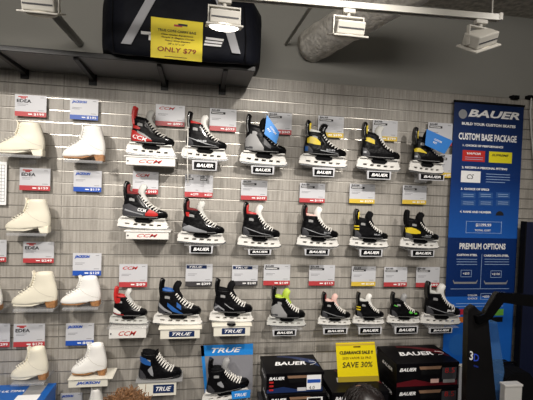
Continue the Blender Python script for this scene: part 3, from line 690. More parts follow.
# blue hang tags
for q, lab, nm in ((((266.8, 114.7), (279.5, 132.5), (276.3, 144), (264.4, 134)), 'blue hang tag clipped on the silver and black skate, top row', 1), (((426.7, 129), (452.9, 140.8), (444.5, 154), (425.0, 145)), 'large blue tag on the last top row skate beside the banner', 2)):
    d = .185; TL, TR, BR, BL = [W(*p, d) for p in q]; o = thing('hang_tag', lab, 'tag', (TL + TR + BR + BL) / 4, 'blue hang tags on skates')
    bm = nb(); slab(bm, [TL, TR, BR, BL], (0, 1, 0), .0015); link('card', bm, TRUEB if nm == 1 else mat('tag_blue', S(46, 124, 205), .4), o)
    bm = nb(); c = (TL + TR + BR + BL) / 4; u = (TR - TL).normalized(); v = Vector((-u.z, 0, u.x))
    for k, s in enumerate(('CUSTOM', 'FIT')): write(bm, s, c - u * .03 + v * (.004 - .022 * k) + Vector((0, -.002, 0)), u * (.06 if k == 0 else .03), v * .013, 0, .02)
    link('lettering', bm, PWH, o)
    bm = nb(); tube(bm, [TL + Vector((.012, -.0005, -.012)), TL + Vector((0, .05, .01))], .0012, 6); link('string', bm, LACE, o)

# inline/low boot and tilted skate near the bottom ---------------------
o, bt = hockey(136.8, 182, 351, 377.2, 'low black hockey boot without blade on a grey topped stand', blade=False, panels=[(BLU, [(.07, .60, .70), (.2, .56, .68), (.32, .54, .60)]), (SILV, [(.26, .44, .47), (.34, .36, .54), (.38, .34, .40)])], tongue=BLKM, lining=BLKM)
holder_white(138, 378, 176, 395, bt.zb, 'grey topped cream stand under the low black boot without blade', 'roller', slabx=(135.5, 182.5))
TLc = card_px('brand_card', 'grey card with a bright blue header behind the tilted skate', 'card', ((200.5, 345.5), (253, 343.5), (252.5, 393), (205, 394)), .05, mat('grey_card', S(140, 140, 146), .4), [
    (None, 0, 1, .11, .22, TRUEB), ('TRUE', .2, .78, .11, .10, PWH, .35, .02), (None, 0, .06, .5, 1, TRUEB)])
# tilted skate on a white ramp
o, bt = hockey(204.5, 249, 356, 401, 'black hockey skate with silver side patch tilted toe up on a white stand', panels=[(SILV, [(.28, .46, .50), (.36, .40, .52), (.42, .38, .42)])], tongue=GRYP, lining=BLKM, pit=-.12, lace=LACE)
a = W(206, 400, .165); b_ = W(250, 400, .165); o = thing('skate_stand', 'white stand with a bright blue sign under the toe up skate', 'display stand', ((a.x + b_.x) / 2, -.09, a.z - .02), 'white box skate stands')
link('stand_box', bx(a.x, b_.x, -.16, -.03, bt.z0 - .05, bt.z0 - .001 - .02, bev=.003), WHT, o)
bm = nb(); box(bm, (a.x + b_.x) / 2 - .03, (a.x + b_.x) / 2 + .03, -.03, .014, bt.z0 - .045, bt.z0 - .03); link('wall_arm', bm, WHT, o)
q = [W(231.5, 392, .18), W(250.5, 390, .18), W(250, 397.5, .18), W(232, 399.5, .18)]
bm = nb(); slab(bm, q, (0, 1, 0), .004); link('sign_plate', bm, TRUEB, o)
bm = nb(); write(bm, 'TRUE', q[3] + (q[2] - q[3]) * .15 + (q[0] - q[3]) * .3 + Vector((0, -.001, 0)), (q[2] - q[3]) * .7, (q[0] - q[3]) * .4, .35, .02); link('lettering', bm, PWH, o)
bm = nb(); tube(bm, [(q[0] + q[3]) / 2 + Vector((.02, .004, 0)), (q[0] + q[3]) / 2 + Vector((.02, .03, -.02))], .003, 6); link('sign_stem', bm, WHT, o)

# figure skate boots --------------------------------------------------
FS = [(.10, .10, .90, .026), (.125, .03, .975, .035), (.16, .02, 1.0, .039), (.21, .012, .995, .040), (.26, .006, .975, .040), (.31, .002, .935, .040), (.37, 0, .865, .040), (.44, .004, .775, .039), (.52, .012, .675, .038),
      (.62, .03, .575, .036), (.74, .055, .54, .036), (.86, .08, .525, .037), (.95, .10, .515, .037), (1.0, .125, .495, .034)]
FV = [.10, .125, .145, .16, .185, .21, .235, .26, .285, .31, .34, .37, .40, .44, .48, .52, .57, .62, .68, .74, .80, .86, .91, .95, .98, 1.0]
def figure(lx, rx, yt, yb, label, ivory, shelf=True, d2=None):
    a = W(lx, (yt + yb) / 2, DS); b = W(rx, (yt + yb) / 2, DS); zb = W((lx + rx) / 2, yb, DS).z; zt = W(lx + .6 * (rx - lx), yt, DS).z
    L, H = b.x - a.x, (zt - zb) / 1.02
    bt = Boot(a.x, L, zb, H, FS, mir=True, pitch=.0, n=2.3); lm = LEC if ivory else LEW
    o = thing('figure_skate_boot', label, 'skate boot', (a.x + L / 2, -DS, zb), 'figure skate boots displayed side on')
    bm = bt.shell(FV, inner=.86)
    for v in bm.verts:   # lower the front of the collar, raise the sole arch and lift the heel
        u = 1 - (v.co.x - a.x) / L; vv = (v.co.z - zb) / H
        if vv > .8: v.co.z += H * (vv - .8) * .5 * (u - .3) * -.4
        if vv < .2: v.co.z += H * (.045 * max(0, 1 - abs(u - .38) / .22) * (.2 - vv) / .1 + (.07 * (1 if u < .3 else 0) * (.2 - vv) / .1))
        v.co.z -= H * .05 * max(0, u - .35) * (1 - max(0, min(1, (vv - .1) / .5)))
    link('boot_shell', bm, lm, o, True)
    plate.curl = .5; plate(bt, [(.60, .62), (.545, .80), (.53, .95), (.56, 1.04)], [.022, .026, .027, .018], .007, lm, 'tongue', o); plate.curl = 0
    # sole and heel
    def PZ(u, v): return (bt.X(u), bt.Z(u, v))
    sm = lm if ivory else WOOD
    bm = nb(); prism(bm, [PZ(.02, .0), PZ(.20, .0), PZ(.26, .19), PZ(.02, .20)], -DS - .026, -DS + .026); bmesh.ops.bevel(bm, geom=bm.edges[:], offset=.003, segments=2, affect='EDGES'); link('heel', bm, WOOD if (not ivory or d2) else LEC, o)
    bm = nb(); R = []
    for t in range(13):
        u = .24 + .70 * t / 12; zc = .150 - .085 * min(1, max(0, (u - .24) / .28)) ** 1.1; w = .022 + .012 * math.sin(math.pi * t / 12); zz = bt.Z(u, max(zc, .055)); R.append([(bt.X(u), -DS + s * w, zz + h_) for s, h_ in ((-1, 0), (1, 0), (1, .009), (-1, .009))])
    rings(bm, R); link('sole', bm, sm if not ivory else LEC, o)
    EY = [(.51, .90), (.52, .83), (.53, .76), (.55, .69), (.575, .62), (.64, .55), (.70, .50), (.76, .455), (.82, .41)]
    bm = nb()
    for i, (u, v) in enumerate(EY):
        p = [bt.pt(u - .06 * f, v - .03 * f, -(bt.hw(u - .06 * f, v - .03 * f) + .0015)) for f in (1, .66, .33, .08)]
        tube(bm, p + [bt.pt(u + .025, v + .02, -.012), bt.pt(u + .03, v + .025, 0), bt.pt(u + .025, v + .02, .012)], .0026, 6)
    link('laces', bm, WHT if not ivory else CREAM, o, True)
    link('ankle_seam', bt.patch(dens([(.05, .30, .31), (.2, .36, .37), (.36, .47, .48), (.5, .62, .635)]), .0006, rows=1), mat('seam_thread', S(196, 190, 176), .8), o)
    if shelf:
        cx = a.x + L * .5; s = thing('acrylic_shelf', 'clear acrylic shelf under the ' + shelf, 'shelf', (cx, -.08, zb - .03), 'clear shelves under the figure boots')
        bm = nb(); box(bm, a.x + L * .12, b.x - L * .01, -.17, -.004, zb - .005, zb - .0006); box(bm, a.x + L * .12, b.x - L * .01, -.172, -.1705, zb - .014, zb + .003); link('plate', bm, ACR, s)
        bm = nb(); box(bm, cx - .05, cx + .05, -.004, -.0008, zb - .045, zb + .0); box(bm, cx - .03, cx + .03, -.0008, .014, zb - .012, zb - .006); link('back_plate', bm, ACR, s)
    return o, bt
figure(-5, 45.2, 122, 155.5, 'ivory figure skate boot at the top left, toe cut by the picture edge', True, 'topmost ivory figure boot')
figure(62.5, 105.6, 125.5, 161, 'white figure boot with brown heel, topmost of its column', False, 'topmost white boot with brown heel')
figure(5.5, 50.8, 198.5, 232.5, 'ivory figure skate boot, second from the top in the left column', True, 'second ivory boot from the top')
figure(12, 57.5, 271.5, 307, 'ivory figure skate boot with tan heel in the third row', True, 'third row ivory boot with tan heel', True)
figure(60.8, 101, 276, 305.5, 'white figure boot with brown heel, third row beside the ivory one', False, 'third row white boot')
figure(11, 48.3, 347, 379, 'ivory boot with tan heel just above the blue box', True, 'ivory boot above the blue box', True)
o, bt = figure(71.5, 107, 343.5, 374.5, 'white figure boot with brown heel standing on the cream stand', False, None)
holder_white(68.5, 375, 107.5, 386.3, bt.z0, 'cream stand with blue lettering under the white figure boot', 'jackson', slabx=(68, 113))
figure(82, 103, 387, 416, 'pale small figure boot cut by the bottom picture edge', False, 'boot cut by the bottom picture edge')
figure(-36, 2.5, 282, 310, 'white boot cut by the left picture edge, only its heel showing', False, 'boot cut by the left picture edge')

# ------------------------------------------------------------------ banner
ban = thing('hanging_banner', 'tall blue hanging banner with white lettering at the right', 'banner', (2.1, -.03, .37))
bxa, bxb, bzt, bzb = 1.811, 2.388, 2.393, .40
GB = bpy.data.materials.new('banner_vinyl'); GB.use_nodes = True; nt = GB.node_tree; bs = nt.nodes['Principled BSDF']; tc = nt.nodes.new('ShaderNodeTexCoord'); sp = nt.nodes.new('ShaderNodeSeparateXYZ'); rp = nt.nodes.new('ShaderNodeValToRGB')
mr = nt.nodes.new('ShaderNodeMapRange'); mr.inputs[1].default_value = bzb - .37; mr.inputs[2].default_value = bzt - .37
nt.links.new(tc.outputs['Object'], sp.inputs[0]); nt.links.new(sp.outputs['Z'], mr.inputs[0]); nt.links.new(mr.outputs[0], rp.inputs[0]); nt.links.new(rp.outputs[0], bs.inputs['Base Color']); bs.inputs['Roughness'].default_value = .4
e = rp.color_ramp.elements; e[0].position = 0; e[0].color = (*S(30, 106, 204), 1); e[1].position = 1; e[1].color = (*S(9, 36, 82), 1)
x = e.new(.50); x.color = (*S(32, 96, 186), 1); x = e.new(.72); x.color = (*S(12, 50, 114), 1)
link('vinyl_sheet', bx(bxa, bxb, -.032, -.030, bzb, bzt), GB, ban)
bm = nb(); box(bm, bxa - .005, bxb + .005, -.036, -.026, bzt - .004, bzt + .012); link('top_rail', bm, BLKM, ban)
def bq(bm, x0, y0, x1, y1, lv=1):
    ym, xm = (y0 + y1) / 2, (x0 + x1) / 2; box(bm, W(x0, ym, .033).x, W(x1, ym, .033).x, -.0322 - .0006 * lv, -.0318, W(xm, y1, .033).z, W(xm, y0, .033).z)
def bt_(bm, s, x0, x1, yc, h, shear=0, bold=0, lv=1):
    c = W((x0 + x1) / 2, yc, .036); a = W(x0, yc, .036).x; b = W(x1, yc, .036).x; hh = h * .0068 / 2 * 1.02
    wr(bm, s, a, b, c.z - hh, c.z + hh, -.0330 - .0006 * lv, shear, bold)
zz = W(480, 238, .033).z; z2 = W(480, 288.5, .033).z
SPB = mat('banner_pale_blue', S(50, 92, 156), .4)
BN = mat('banner_dark_panel', S(10, 46, 108), .4)
link('premium_panel', bx(bxa, bxb, -.0324, -.0318, z2 - .06, zz), BN, ban)
bm = nb(); bq(bm, 462.5, 150.5, 485, 161.5); link('red_button', bm, mat('banner_red', S(200, 50, 44), .4), ban)
bm = nb(); bq(bm, 489, 152, 512, 163); link('yellow_button', bm, mat('banner_yellow', S(232, 220, 40), .4), ban)
bm = nb(); bq(bm, 461, 171, 480.5, 182.5); link('white_button', bm, PWH, ban)
for x0, x1 in ((461, 475.5), (478.6, 492.8), (496, 510)):
    for y0, y1 in ((192.5, 198.3), (200, 205.8)): bm = nb(); bq(bm, x0, y0, x1, y1); link('spec_button', bm, SPB, ban)
for (x0, y0, x1, y1), cc, nm in (((459, 309, 467, 314.5), (190, 40, 60), 'red_swatch'), ((457.5, 317, 466, 322.5), (220, 120, 50), 'orange_swatch'), ((491, 309, 503.6, 315.5), (110, 180, 70), 'green_swatch'), ((490, 317, 502.7, 322), (15, 15, 18), 'black_swatch')):
    bm = nb(); bq(bm, x0, y0, x1, y1); link(nm, bm, mat('banner_' + nm, S(*cc), .4), ban)
bm = nb()
bt_(bm, 'BAUER', 468.5, 520, 114.6, 8, .25, .035); bt_(bm, 'BUILD YOUR CUSTOM SKATES', 462, 516, 125, 3.0, 0, .045); bt_(bm, 'CUSTOM BASE PACKAGE', 458.8, 517, 137.6, 7.4, 0, .03)
bt_(bm, '1. CHOICE OF PERFORMANCE', 463, 503.5, 146.2, 2.3, 0, .04); bt_(bm, '2. RECEIVE A PERSONAL FITTING', 462, 507.5, 168.2, 2.3, 0, .04); bt_(bm, '3. CHOICE OF SPECS', 461, 489.5, 189.2, 2.3, 0, .04)
bt_(bm, '4. NAME AND NUMBER', 460, 491.5, 212, 2.3, 0, .04); bt_(bm, '$1199.99', 476, 491.5, 225.3, 3.8, 0, .03); bt_(bm, 'TOTAL COST', 475, 491, 230.4, 2.0, 0, .03)
bt_(bm, 'PREMIUM OPTIONS', 459.7, 505.8, 246.4, 6.6, 0, .03, 2); bt_(bm, 'CUSTOM STEEL', 457, 477.5, 255, 2.3, 0, .04, 2); bt_(bm, 'CARBONLITE STEEL', 484, 509, 255.7, 2.3, 0, .04, 2)
bt_(bm, '+$50', 463, 469.5, 273.6, 2.8, 0, .02, 2); bt_(bm, '+$100', 492, 500, 274.2, 2.8, 0, .02, 2); bt_(bm, 'COLOR', 468, 477.5, 295.4, 1.9, 0, .02); bt_(bm, 'CHOICE', 468, 477.5, 298.6, 1.9, 0, .02); bt_(bm, '+$50', 482.5, 489.5, 296.8, 2.8, 0, .02)
bt_(bm, 'VAPOR', 467, 481, 153.6, 2.4, .3, .03, 2)
link('lettering', bm, PWH, ban)
bm = nb(); bt_(bm, 'SUPREME', 492, 509, 155.4, 2.4, .3, .02, 2); bt_(bm, 'CS', 467, 474, 176.6, 5, .3, 0, 2); link('dark_lettering', bm, INK, ban)
bm = nb()
def frame(x0, y0, x1, y1, t=.35):
    for q in ((x0, y0, x1, y0 + t), (x0, y1 - t, x1, y1), (x0, y0, x0 + t, y1), (x1 - t, y0, x1, y1)): bq(bm, *q, lv=2)
frame(466, 221.5, 501.5, 233.2); frame(460.8, 270, 471.5, 277); frame(490.6, 270.6, 501.4, 277.6); frame(480.6, 293.3, 491.4, 299.6)
for y in (174.2, 176.8, 179.4, 182): bq(bm, 486, y, 510 - (y == 182) * 5, y + .5)
for y in (157.2, 159.2): bq(bm, 465, y, 483, y + .4, 2)
for x0, x1 in ((463, 473.5), (480.6, 490.8), (498, 508)):
    for y in (194.2, 196.2, 201.8, 203.8): bq(bm, x0, y, x1, y + .45, 3)
for y in (259, 261.6, 264.2): bq(bm, 456.5, y, 477, y + .45, 3); bq(bm, 484.5, y, 509, y + .45, 3)
bq(bm, 450.5, 288.6, 509, 289.0, 3); bq(bm, 480.9, 254, 481.2, 288.6, 3); bq(bm, 456, 303.2, 503, 303.7); bq(bm, 455, 306, 503, 306.5)
link('rules', bm, mat('banner_rule', S(170, 196, 230), .5), ban)
bm = nb(); c = W(463, 114, .034); R0 = []
for rr, y in ((.034, -.0325), (.034, -.0335), (.026, -.0338), (.026, -.0330)): R0.append([(c.x + math.cos(k * math.pi / 14) * rr, y, c.z + math.sin(k * math.pi / 14) * rr) for k in range(28)])
rings(bm, R0); write(bm, 'B', (c.x - .014, -.0345, c.z - .015), (.028, 0, 0), (0, 0, .03), .2, .03); link('round_emblem', bm, SILV, ban)
for k, (x0, x1, y) in enumerate(((453, 477.5, 282.5), (484, 507.5, 283))):
    a = W(x0, y, .034); b_ = W(x1, y, .034); bm = nb(); w = b_.x - a.x
    prism(bm, [(a.x, a.z + .022), (a.x + w * .06, a.z + .004), (a.x + w * .94, a.z + .004), (b_.x, a.z + .022), (b_.x, a.z + .012), (b_.x - w * .05, a.z - .010), (a.x + w * .05, a.z - .010), (a.x, a.z + .010)], -.0335, -.0330); link('printed_blade', bm, SILV if k else GRYP, ban)
bm = nb(); a = W(499.8, 214, .034); pts = [(a.x + math.cos(t * math.pi / 10) * .034, a.z - .012 + math.sin(t * math.pi / 10) * .034) for t in range(11)]; prism(bm, pts, -.0335, -.0330); link('printed_helmet', bm, INK, ban)
bm = nb(); a = W(453, 345, .034); rings(bm, [[(a.x + .045 + math.cos(t * math.pi / 20) * .08, y, a.z + math.sin(t * math.pi / 20) * .08) for t in range(40)] for y in (-.0322, -.0326)]); link('printed_circle', bm, mat('banner_circle', S(44, 112, 196), .4), ban)
for px in (515.5, 531.5):
    p = W(px, 97, .02); bm = nb(); box(bm, p.x - .028, p.x + .028, -.03, .014, p.z - .018, p.z + .012, bev=.003); box(bm, p.x - .012, p.x + .012, -.045, -.03, p.z - .014, p.z + .006)
    tag(link('wall_clip', bm, BLKM), 'black clip on the slatwall over the %s' % ('banner' if px < 520 else 'pale cable at the right edge'), 'clip')
bm = nb(); tube(bm, [W(531.5, 98, .03), W(530.3, 112, .03), W(531.5, 135, .03), W(534, 160, .03), W(537, 185, .03)], .006, 8)
tag(link('cable', bm, FELT, None, True), 'pale cable hanging on the slatwall at the right edge', 'cable')
# dark panel at the right edge
a = W(526, 222, .12); o = thing('display_board', 'dark navy display panel standing at the right picture edge', 'panel', (a.x + .3, -.1, 0))
link('panel_face', bx(a.x, a.x + .7, -.12, -.08, .0, a.z, bev=.004), mat('navy_panel', S(16, 24, 52), .5), o)
bm = nb(); box(bm, a.x - .004, a.x + .006, -.124, -.076, .0, a.z + .004); link('edge_trim', bm, BLKM, o)

# ------------------------------------------------------------------ boxes and bench
BZ = .30
be = thing('display_bench', 'low dark bench below the slatwall carrying the skate boxes', 'bench', (.8, -.22, 0))
link('bench_top', bx(.425, 1.722, -.385, -.02, BZ - .03, BZ - .0005, bev=.003), DGRY, be)
for x in (.46, 1.05, 1.69):
    for y in (-.36, -.05): link('leg', bx(x - .02, x + .02, y - .02, y + .02, 0, BZ - .03), BLKM, be)
def skate_box(x0, x1, d0, d1, z0, z1, label, accent, title, label_m, sticker, group):
    o = thing('skate_box', label, 'box', ((x0 + x1) / 2, -(d0 + d1) / 2, z0), group); zl = z0 + (z1 - z0) * .86
    link('carton', bx(x0 + .004, x1 - .004, -d1 + .004, -d0 - .004, z0 + .0008, zl - .002), BOXK, o)
    link('lid', bx(x0, x1, -d1, -d0, zl, z1, bev=.002), BOXK, o)
    w, dd = x1 - x0, d1 - d0
    bm = nb(); pts = []
    for k in range(13): t = k / 12; pts.append((x0 + w * (.30 + .65 * t), -d0 - dd * (.06 + .28 * t * t)))
    for k in range(13): t = 1 - k / 12; pts.append((x0 + w * (.30 + .68 * t), -d0 - dd * (.12 + .62 * t * t)))
    va = [bm.verts.new((x, y, z1 + .0006)) for x, y in pts]; bm.faces.new(va); link('top_swoosh', bm, accent, o)
    bm = nb(); write(bm, title, (x0 + w * .20, -d0 - dd * .60, z1 + .0012), (w * .56, 0, 0), (0, dd * .20, 0), .3, .03)
    write(bm, 'BAUER', (x0 + w * .05, -d1 + .0032 - .004, zl - (zl - z0) * .22), (w * .26, 0, 0), (0, 0, (zl - z0) * .17), .3, .035)
    write(bm, 'BAUER', (x0 + .0032 , -d0 - dd * .3, zl - (zl - z0) * .4), (0, -dd * .5, 0), (0, 0, .022), .3, .03)
    tube(bm, [(x0 + w * (.80 + .15 * math.cos(a_)), -d0 - dd * (.50 - .10 * math.sin(a_)), z1 + .001) for a_ in [k * .3 - 1.4 for k in range(10)]], .0012, 4)
    link('lettering', bm, PWH, o)
    # front: dark recess with a brown handle edge, stripes, stickers
    yf = -d1 + .0035
    bm = nb(); zf0, zf1 = z0 + .004, zl - .004; hh = zf1 - zf0
    prism(bm, [(x0 + w * .02, zf0), (x0 + w * .98, zf0), (x0 + w * .98, zf0 + hh * .25), (x0 + w * .6, zf0 + hh * .12), (x0 + w * .3, zf0 + hh * .35), (x0 + w * .02, zf0 + hh * .2)], yf - .0006, yf + .0002); link('front_stripe', bm, accent, o)
    bm = nb(); prism(bm, [(x0 + w * .36, zf1 + .002), (x0 + w * .72, zf1 + .002), (x0 + w * .70, zf1 - hh * .14), (x0 + w * .38, zf1 - hh * .14)], yf - .0012, yf + .0002); link('handle_edge', bm, CDB, o)
    bm = nb(); prism(bm, [(x0 + w * .38, zf1 - hh * .14), (x0 + w * .70, zf1 - hh * .14), (x0 + w * .68, zf1 - hh * .42), (x0 + w * .40, zf1 - hh * .42)], yf - .001, yf + .0002); link('hand_hole', bm, BLKM, o)
    for sx0, sx1, sy0, sy1, m in sticker:
        link('sticker', bx(x0 + w * sx0, x0 + w * sx1, yf - .0016, yf + .0002, zf0 + hh * sy0, zf0 + hh * sy1), m, o)
    return o
STL = [(.06, .13, .60, .70, RED), (.06, .13, .38, .48, RED), (.06, .13, .14, .24, RED), (.70, .95, .12, 1.02, PWH)]
o = skate_box(.432, .806, .05, .315, .43, .56, 'black and navy skate box with blue striped white sticker, topmost of the left stack', BOXN, 'BAUER', None, STL, 'boxes in the left stack')
bm = nb(); box(bm, .432 + .374 * .71, .432 + .374 * .94, -.3138 - .0003, -.312, .49, .512); link('blue_stripe', bm, CBLU, o)
bm = nb(); box(bm, .432 + .374 * .54, .432 + .374 * .69, -.3135, -.311, .442, .462); link('small_sticker', bm, CARD, o)
bm = nb(); wr(bm, '4.0', .432 + .374 * .74, .432 + .374 * .84, .448, .470, -.3142); link('size_lettering', bm, INK, o)
skate_box(.445, .825, .04, .325, .30, .4292, 'black skate box under the navy topped one, at the bottom picture edge', BOXN, 'BAUER', None, [(.66, .93, .5, .95, PWH), (.68, .9, .72, .9, RED)], 'boxes in the left stack')
a = W(325, 371, .06); b_ = W(337, 391, .42)
skate_box(.845, 1.225, .05, .37, .30, .448, 'black skate box behind the clearance sign between the two stacks', BOXR, 'BAUER', None, [(.40, .66, .3, .9, CARD)], None)
STR = [(.73, .96, .30, .92, DGRY), (.75, .94, .12, .30, GRYP), (.55, .68, .14, .34, PINK)]
o = skate_box(1.268, 1.712, .07, .365, .457, .612, 'black and dark red skate box, topmost of the right stack', BOXR, 'BAUER', None, STR, 'boxes in the right stack')
bm = nb(); wr(bm, '8.5', 1.268 + .444 * .77, 1.268 + .444 * .93, .542, .575, -.3645); link('size_lettering', bm, RED, o)
o = skate_box(1.272, 1.716, .07, .365, .30, .4562, 'black and dark red skate box, lower one of the right stack', BOXR, 'BAUER', None, STR, 'boxes in the right stack')
bm = nb(); wr(bm, '8.5', 1.272 + .444 * .77, 1.272 + .444 * .93, .385, .418, -.3645); link('size_lettering', bm, RED, o)
# clearance sign
SGD = .05
while W(360, 382.0, SGD).z < .4495: SGD += .002
card_px('clearance_sign', 'yellow clearance sign reading SAVE 30% over the middle box', 'sign', ((335.6, 343), (374.6, 341.8), (379.2, 381.0), (338.2, 382.3)), SGD, SIGNY, [
    ('CLEARANCE SALE !!', .08, .92, .25, .085, INK, .1, .04), ('2020 VAPOR 2X PRO', .14, .86, .39, .06, BROWNI, .1), ('SAVE 30%', .13, .88, .56, .14, INK, .15, .012), (None, 0, 1, .93, .14, mat('old_gold_tape', S(176, 156, 50), .4)), (None, .0, 1.0, .045, .05, CYEL, 1), (None, .44, .62, .11, .03, BROWNI, 1)])
# blue box at the bottom left
z = W(28, 384, .06).z; xr = W(56.5, 384, .06).x
o = thing('blue_box', 'bright blue shoe box at the bottom left corner', 'box', (xr - .3, -.2, 0))
o.location.z = z - .20; PBASE[o.name] = Vector(o.location)
link('carton', bx(xr - .56, xr - .004, -.36, -.064, z - .20, z - .04), BOXB, o); link('lid', bx(xr - .57, xr, -.365, -.06, z - .04, z, bev=.002), BOXB, o)
bm = nb(); p = W(0, 391, .12); write(bm, 'JACKSON ULTIMA', (xr - .45, -.165, z + .001), (.30, 0, 0), (0, .03, 0), .2, .02); link('lettering', bm, PWH, o)
bm = nb(); v = [bm.verts.new(q) for q in ((xr - .145, -.062, z + .0006), (xr - .045, -.062, z + .0006), (xr - .045, -.22, z + .0006), (xr - .145, -.22, z + .0006))]; bm.faces.new(v); link('grey_label', bm, GRYP, o)
bm = nb(); v = [bm.verts.new(q) for q in ((xr - .165, -.20, z + .0012), (xr - .04, -.20, z + .0012), (xr - .04, -.30, z + .0012), (xr - .165, -.30, z + .0012))]; bm.faces.new(v); link('white_label', bm, PWH, o)
bs_ = thing('low_table', 'low dark table under the blue box at the left', 'table', (xr - .3, -.2, 0))
link('tabletop', bx(xr - .8, xr + .05, -.40, -.03, z - .23, z - .2005, bev=.003), DGRY, bs_)
for x in (xr - .77, xr + .02):
    for y in (-.38, -.05): link('leg', bx(x - .02, x + .02, y - .02, y + .02, 0, z - .23), BLKM, bs_)

# ------------------------------------------------------------------ scanner stand, acrylic, white bin
SD = .62
st = thing('scanner_stand', 'tall black foot scanner pillar with an angled arm, marked 3D', 'scanner', (W(478, 400, SD).x, -SD, 0))
def pp(px, py): v = W(px, py, SD); return (v.x, v.z)
a = pp(466, 309); b_ = pp(487, 316); c = pp(492.5, 400)
bm = nb(); prism(bm, [pp(466, 311), pp(466.3, 309), pp(472.6, 304.5), pp(476, 309.5), pp(481, 311), pp(486.6, 316.5), pp(487.2, 330), (c[0] + .01, c[1]), (c[0] + .05, .03), (pp(463.5, 400)[0] - .005, .03), pp(464, 400)], -SD - .02, -SD + .025)
bmesh.ops.bevel(bm, geom=bm.edges[:], offset=.004, segments=2, affect='EDGES'); link('pillar', bm, mat('scanner_black', S(20, 19, 20), .35, noise_s=4, noise_a=.3), st)
link('foot_plate', bx(a[0] - .03, c[0] + .06, -SD - .05, -SD + .06, 0, .03, bev=.004), BLKM, st)
bm = nb(); prism(bm, [pp(473, 322), pp(486, 316.5), pp(497.3, 300), pp(540, 307), pp(540, 294.5), pp(499, 290.8), pp(492.3, 290.2), pp(489.5, 293), pp(479, 312), pp(471, 314)], -SD - .05, -SD - .015)
bmesh.ops.bevel(bm, geom=bm.edges[:], offset=.003, segments=2, affect='EDGES'); link('arm', bm, BLKG, st)
bm = nb(); a1, z1_ = pp(467, 357.6); a2 = pp(471, 357.6)[0]
write(bm, '3', (a1, -SD - .0212, z1_ - .004), (pp(470.6, 357)[0] - a1, 0, -.006), (0, 0, .054), 0, .02); link('lettering', bm, PWH, st)
bm = nb(); write(bm, 'D', (pp(471.2, 359)[0], -SD - .0212, z1_ - .012), (.034, 0, -.006), (0, 0, .044), 0, .01); write(bm, 'SCAN', (pp(471.5, 364)[0], -SD - .0212, pp(471.5, 365)[1]), (.028, 0, -.008), (0, 0, .010)); link('blue_lettering', bm, mat('scan_blue', S(60, 90, 220), .4), st)
ac = thing('acrylic_shield', 'clear blue tinted acrylic panel right behind the black scanner pillar', 'shield', (W(495, 400, .5).x, -.45, 0))
bm = nb(); pa = [W(*q, .45) for q in ((486, 318), (497, 322), (504.5, 372), (499, 400), (488, 400))]; bot = [Vector((pa[3].x, -.45, .01)), Vector((pa[4].x, -.45, .01))]
slab(bm, pa[:4] + bot + [pa[4]], (0, 1, 0), .006); link('sheet', bm, ACRB, ac)
link('foot', bx(pa[4].x - .01, pa[3].x + .01, -.48, -.42, 0, .012), ACR, ac)
d = .55; a = W(505, 385.8, d); b_ = W(523, 385.8, d); o = thing('white_bin', 'white box shaped bin at the bottom right below the dark equipment', 'bin', ((a.x + b_.x) / 2, -d, 0))
link('bin_body', bx(a.x + .003, b_.x - .003, -d, -d + .045, 0, a.z - .012, bev=.004), WHT, o); link('bin_lid', bx(a.x, b_.x, -d - .004, -d + .049, a.z - .012, a.z + .004, bev=.004), WHT, o)
a = W(500.5, 378, .3); b_ = W(529, 374, .3)
o = thing('black_case', 'black equipment case standing behind the white bin', 'case', ((a.x + b_.x) / 2, -.3, 0)); bm = nb()
prism(bm, [(a.x, .0), (b_.x + .02, .0), (b_.x + .02, a.z - .02), (b_.x - .04, a.z + .05), (a.x + .06, a.z + .055), (a.x, a.z + .01)], -.35, -.12); bmesh.ops.bevel(bm, geom=bm.edges[:], offset=.008, segments=2, affect='EDGES'); link('case_body', bm, BLKM, o)
bm = nb(); tube(bm, [(a.x + .06, -.24, a.z + .05), (a.x + .07, -.24, a.z + .08), (b_.x - .06, -.24, a.z + .08), (b_.x - .05, -.24, a.z + .045)], .007, 8); link('handle', bm, BLKG, o)
a = W(459.8, 366, .36); b_ = W(464.5, 366, .36); o = thing('white_carton', 'narrow white carton standing between right box stack and scanner pillar', 'carton', ((a.x + b_.x) / 2, -.36, 0))
link('carton', bx(a.x, b_.x + .03, -.36, -.33, 0, a.z - .006, bev=.002), CARD, o); link('flap', bx(a.x - .001, b_.x + .031, -.362, -.328, a.z - .006, a.z), CREAM, o)

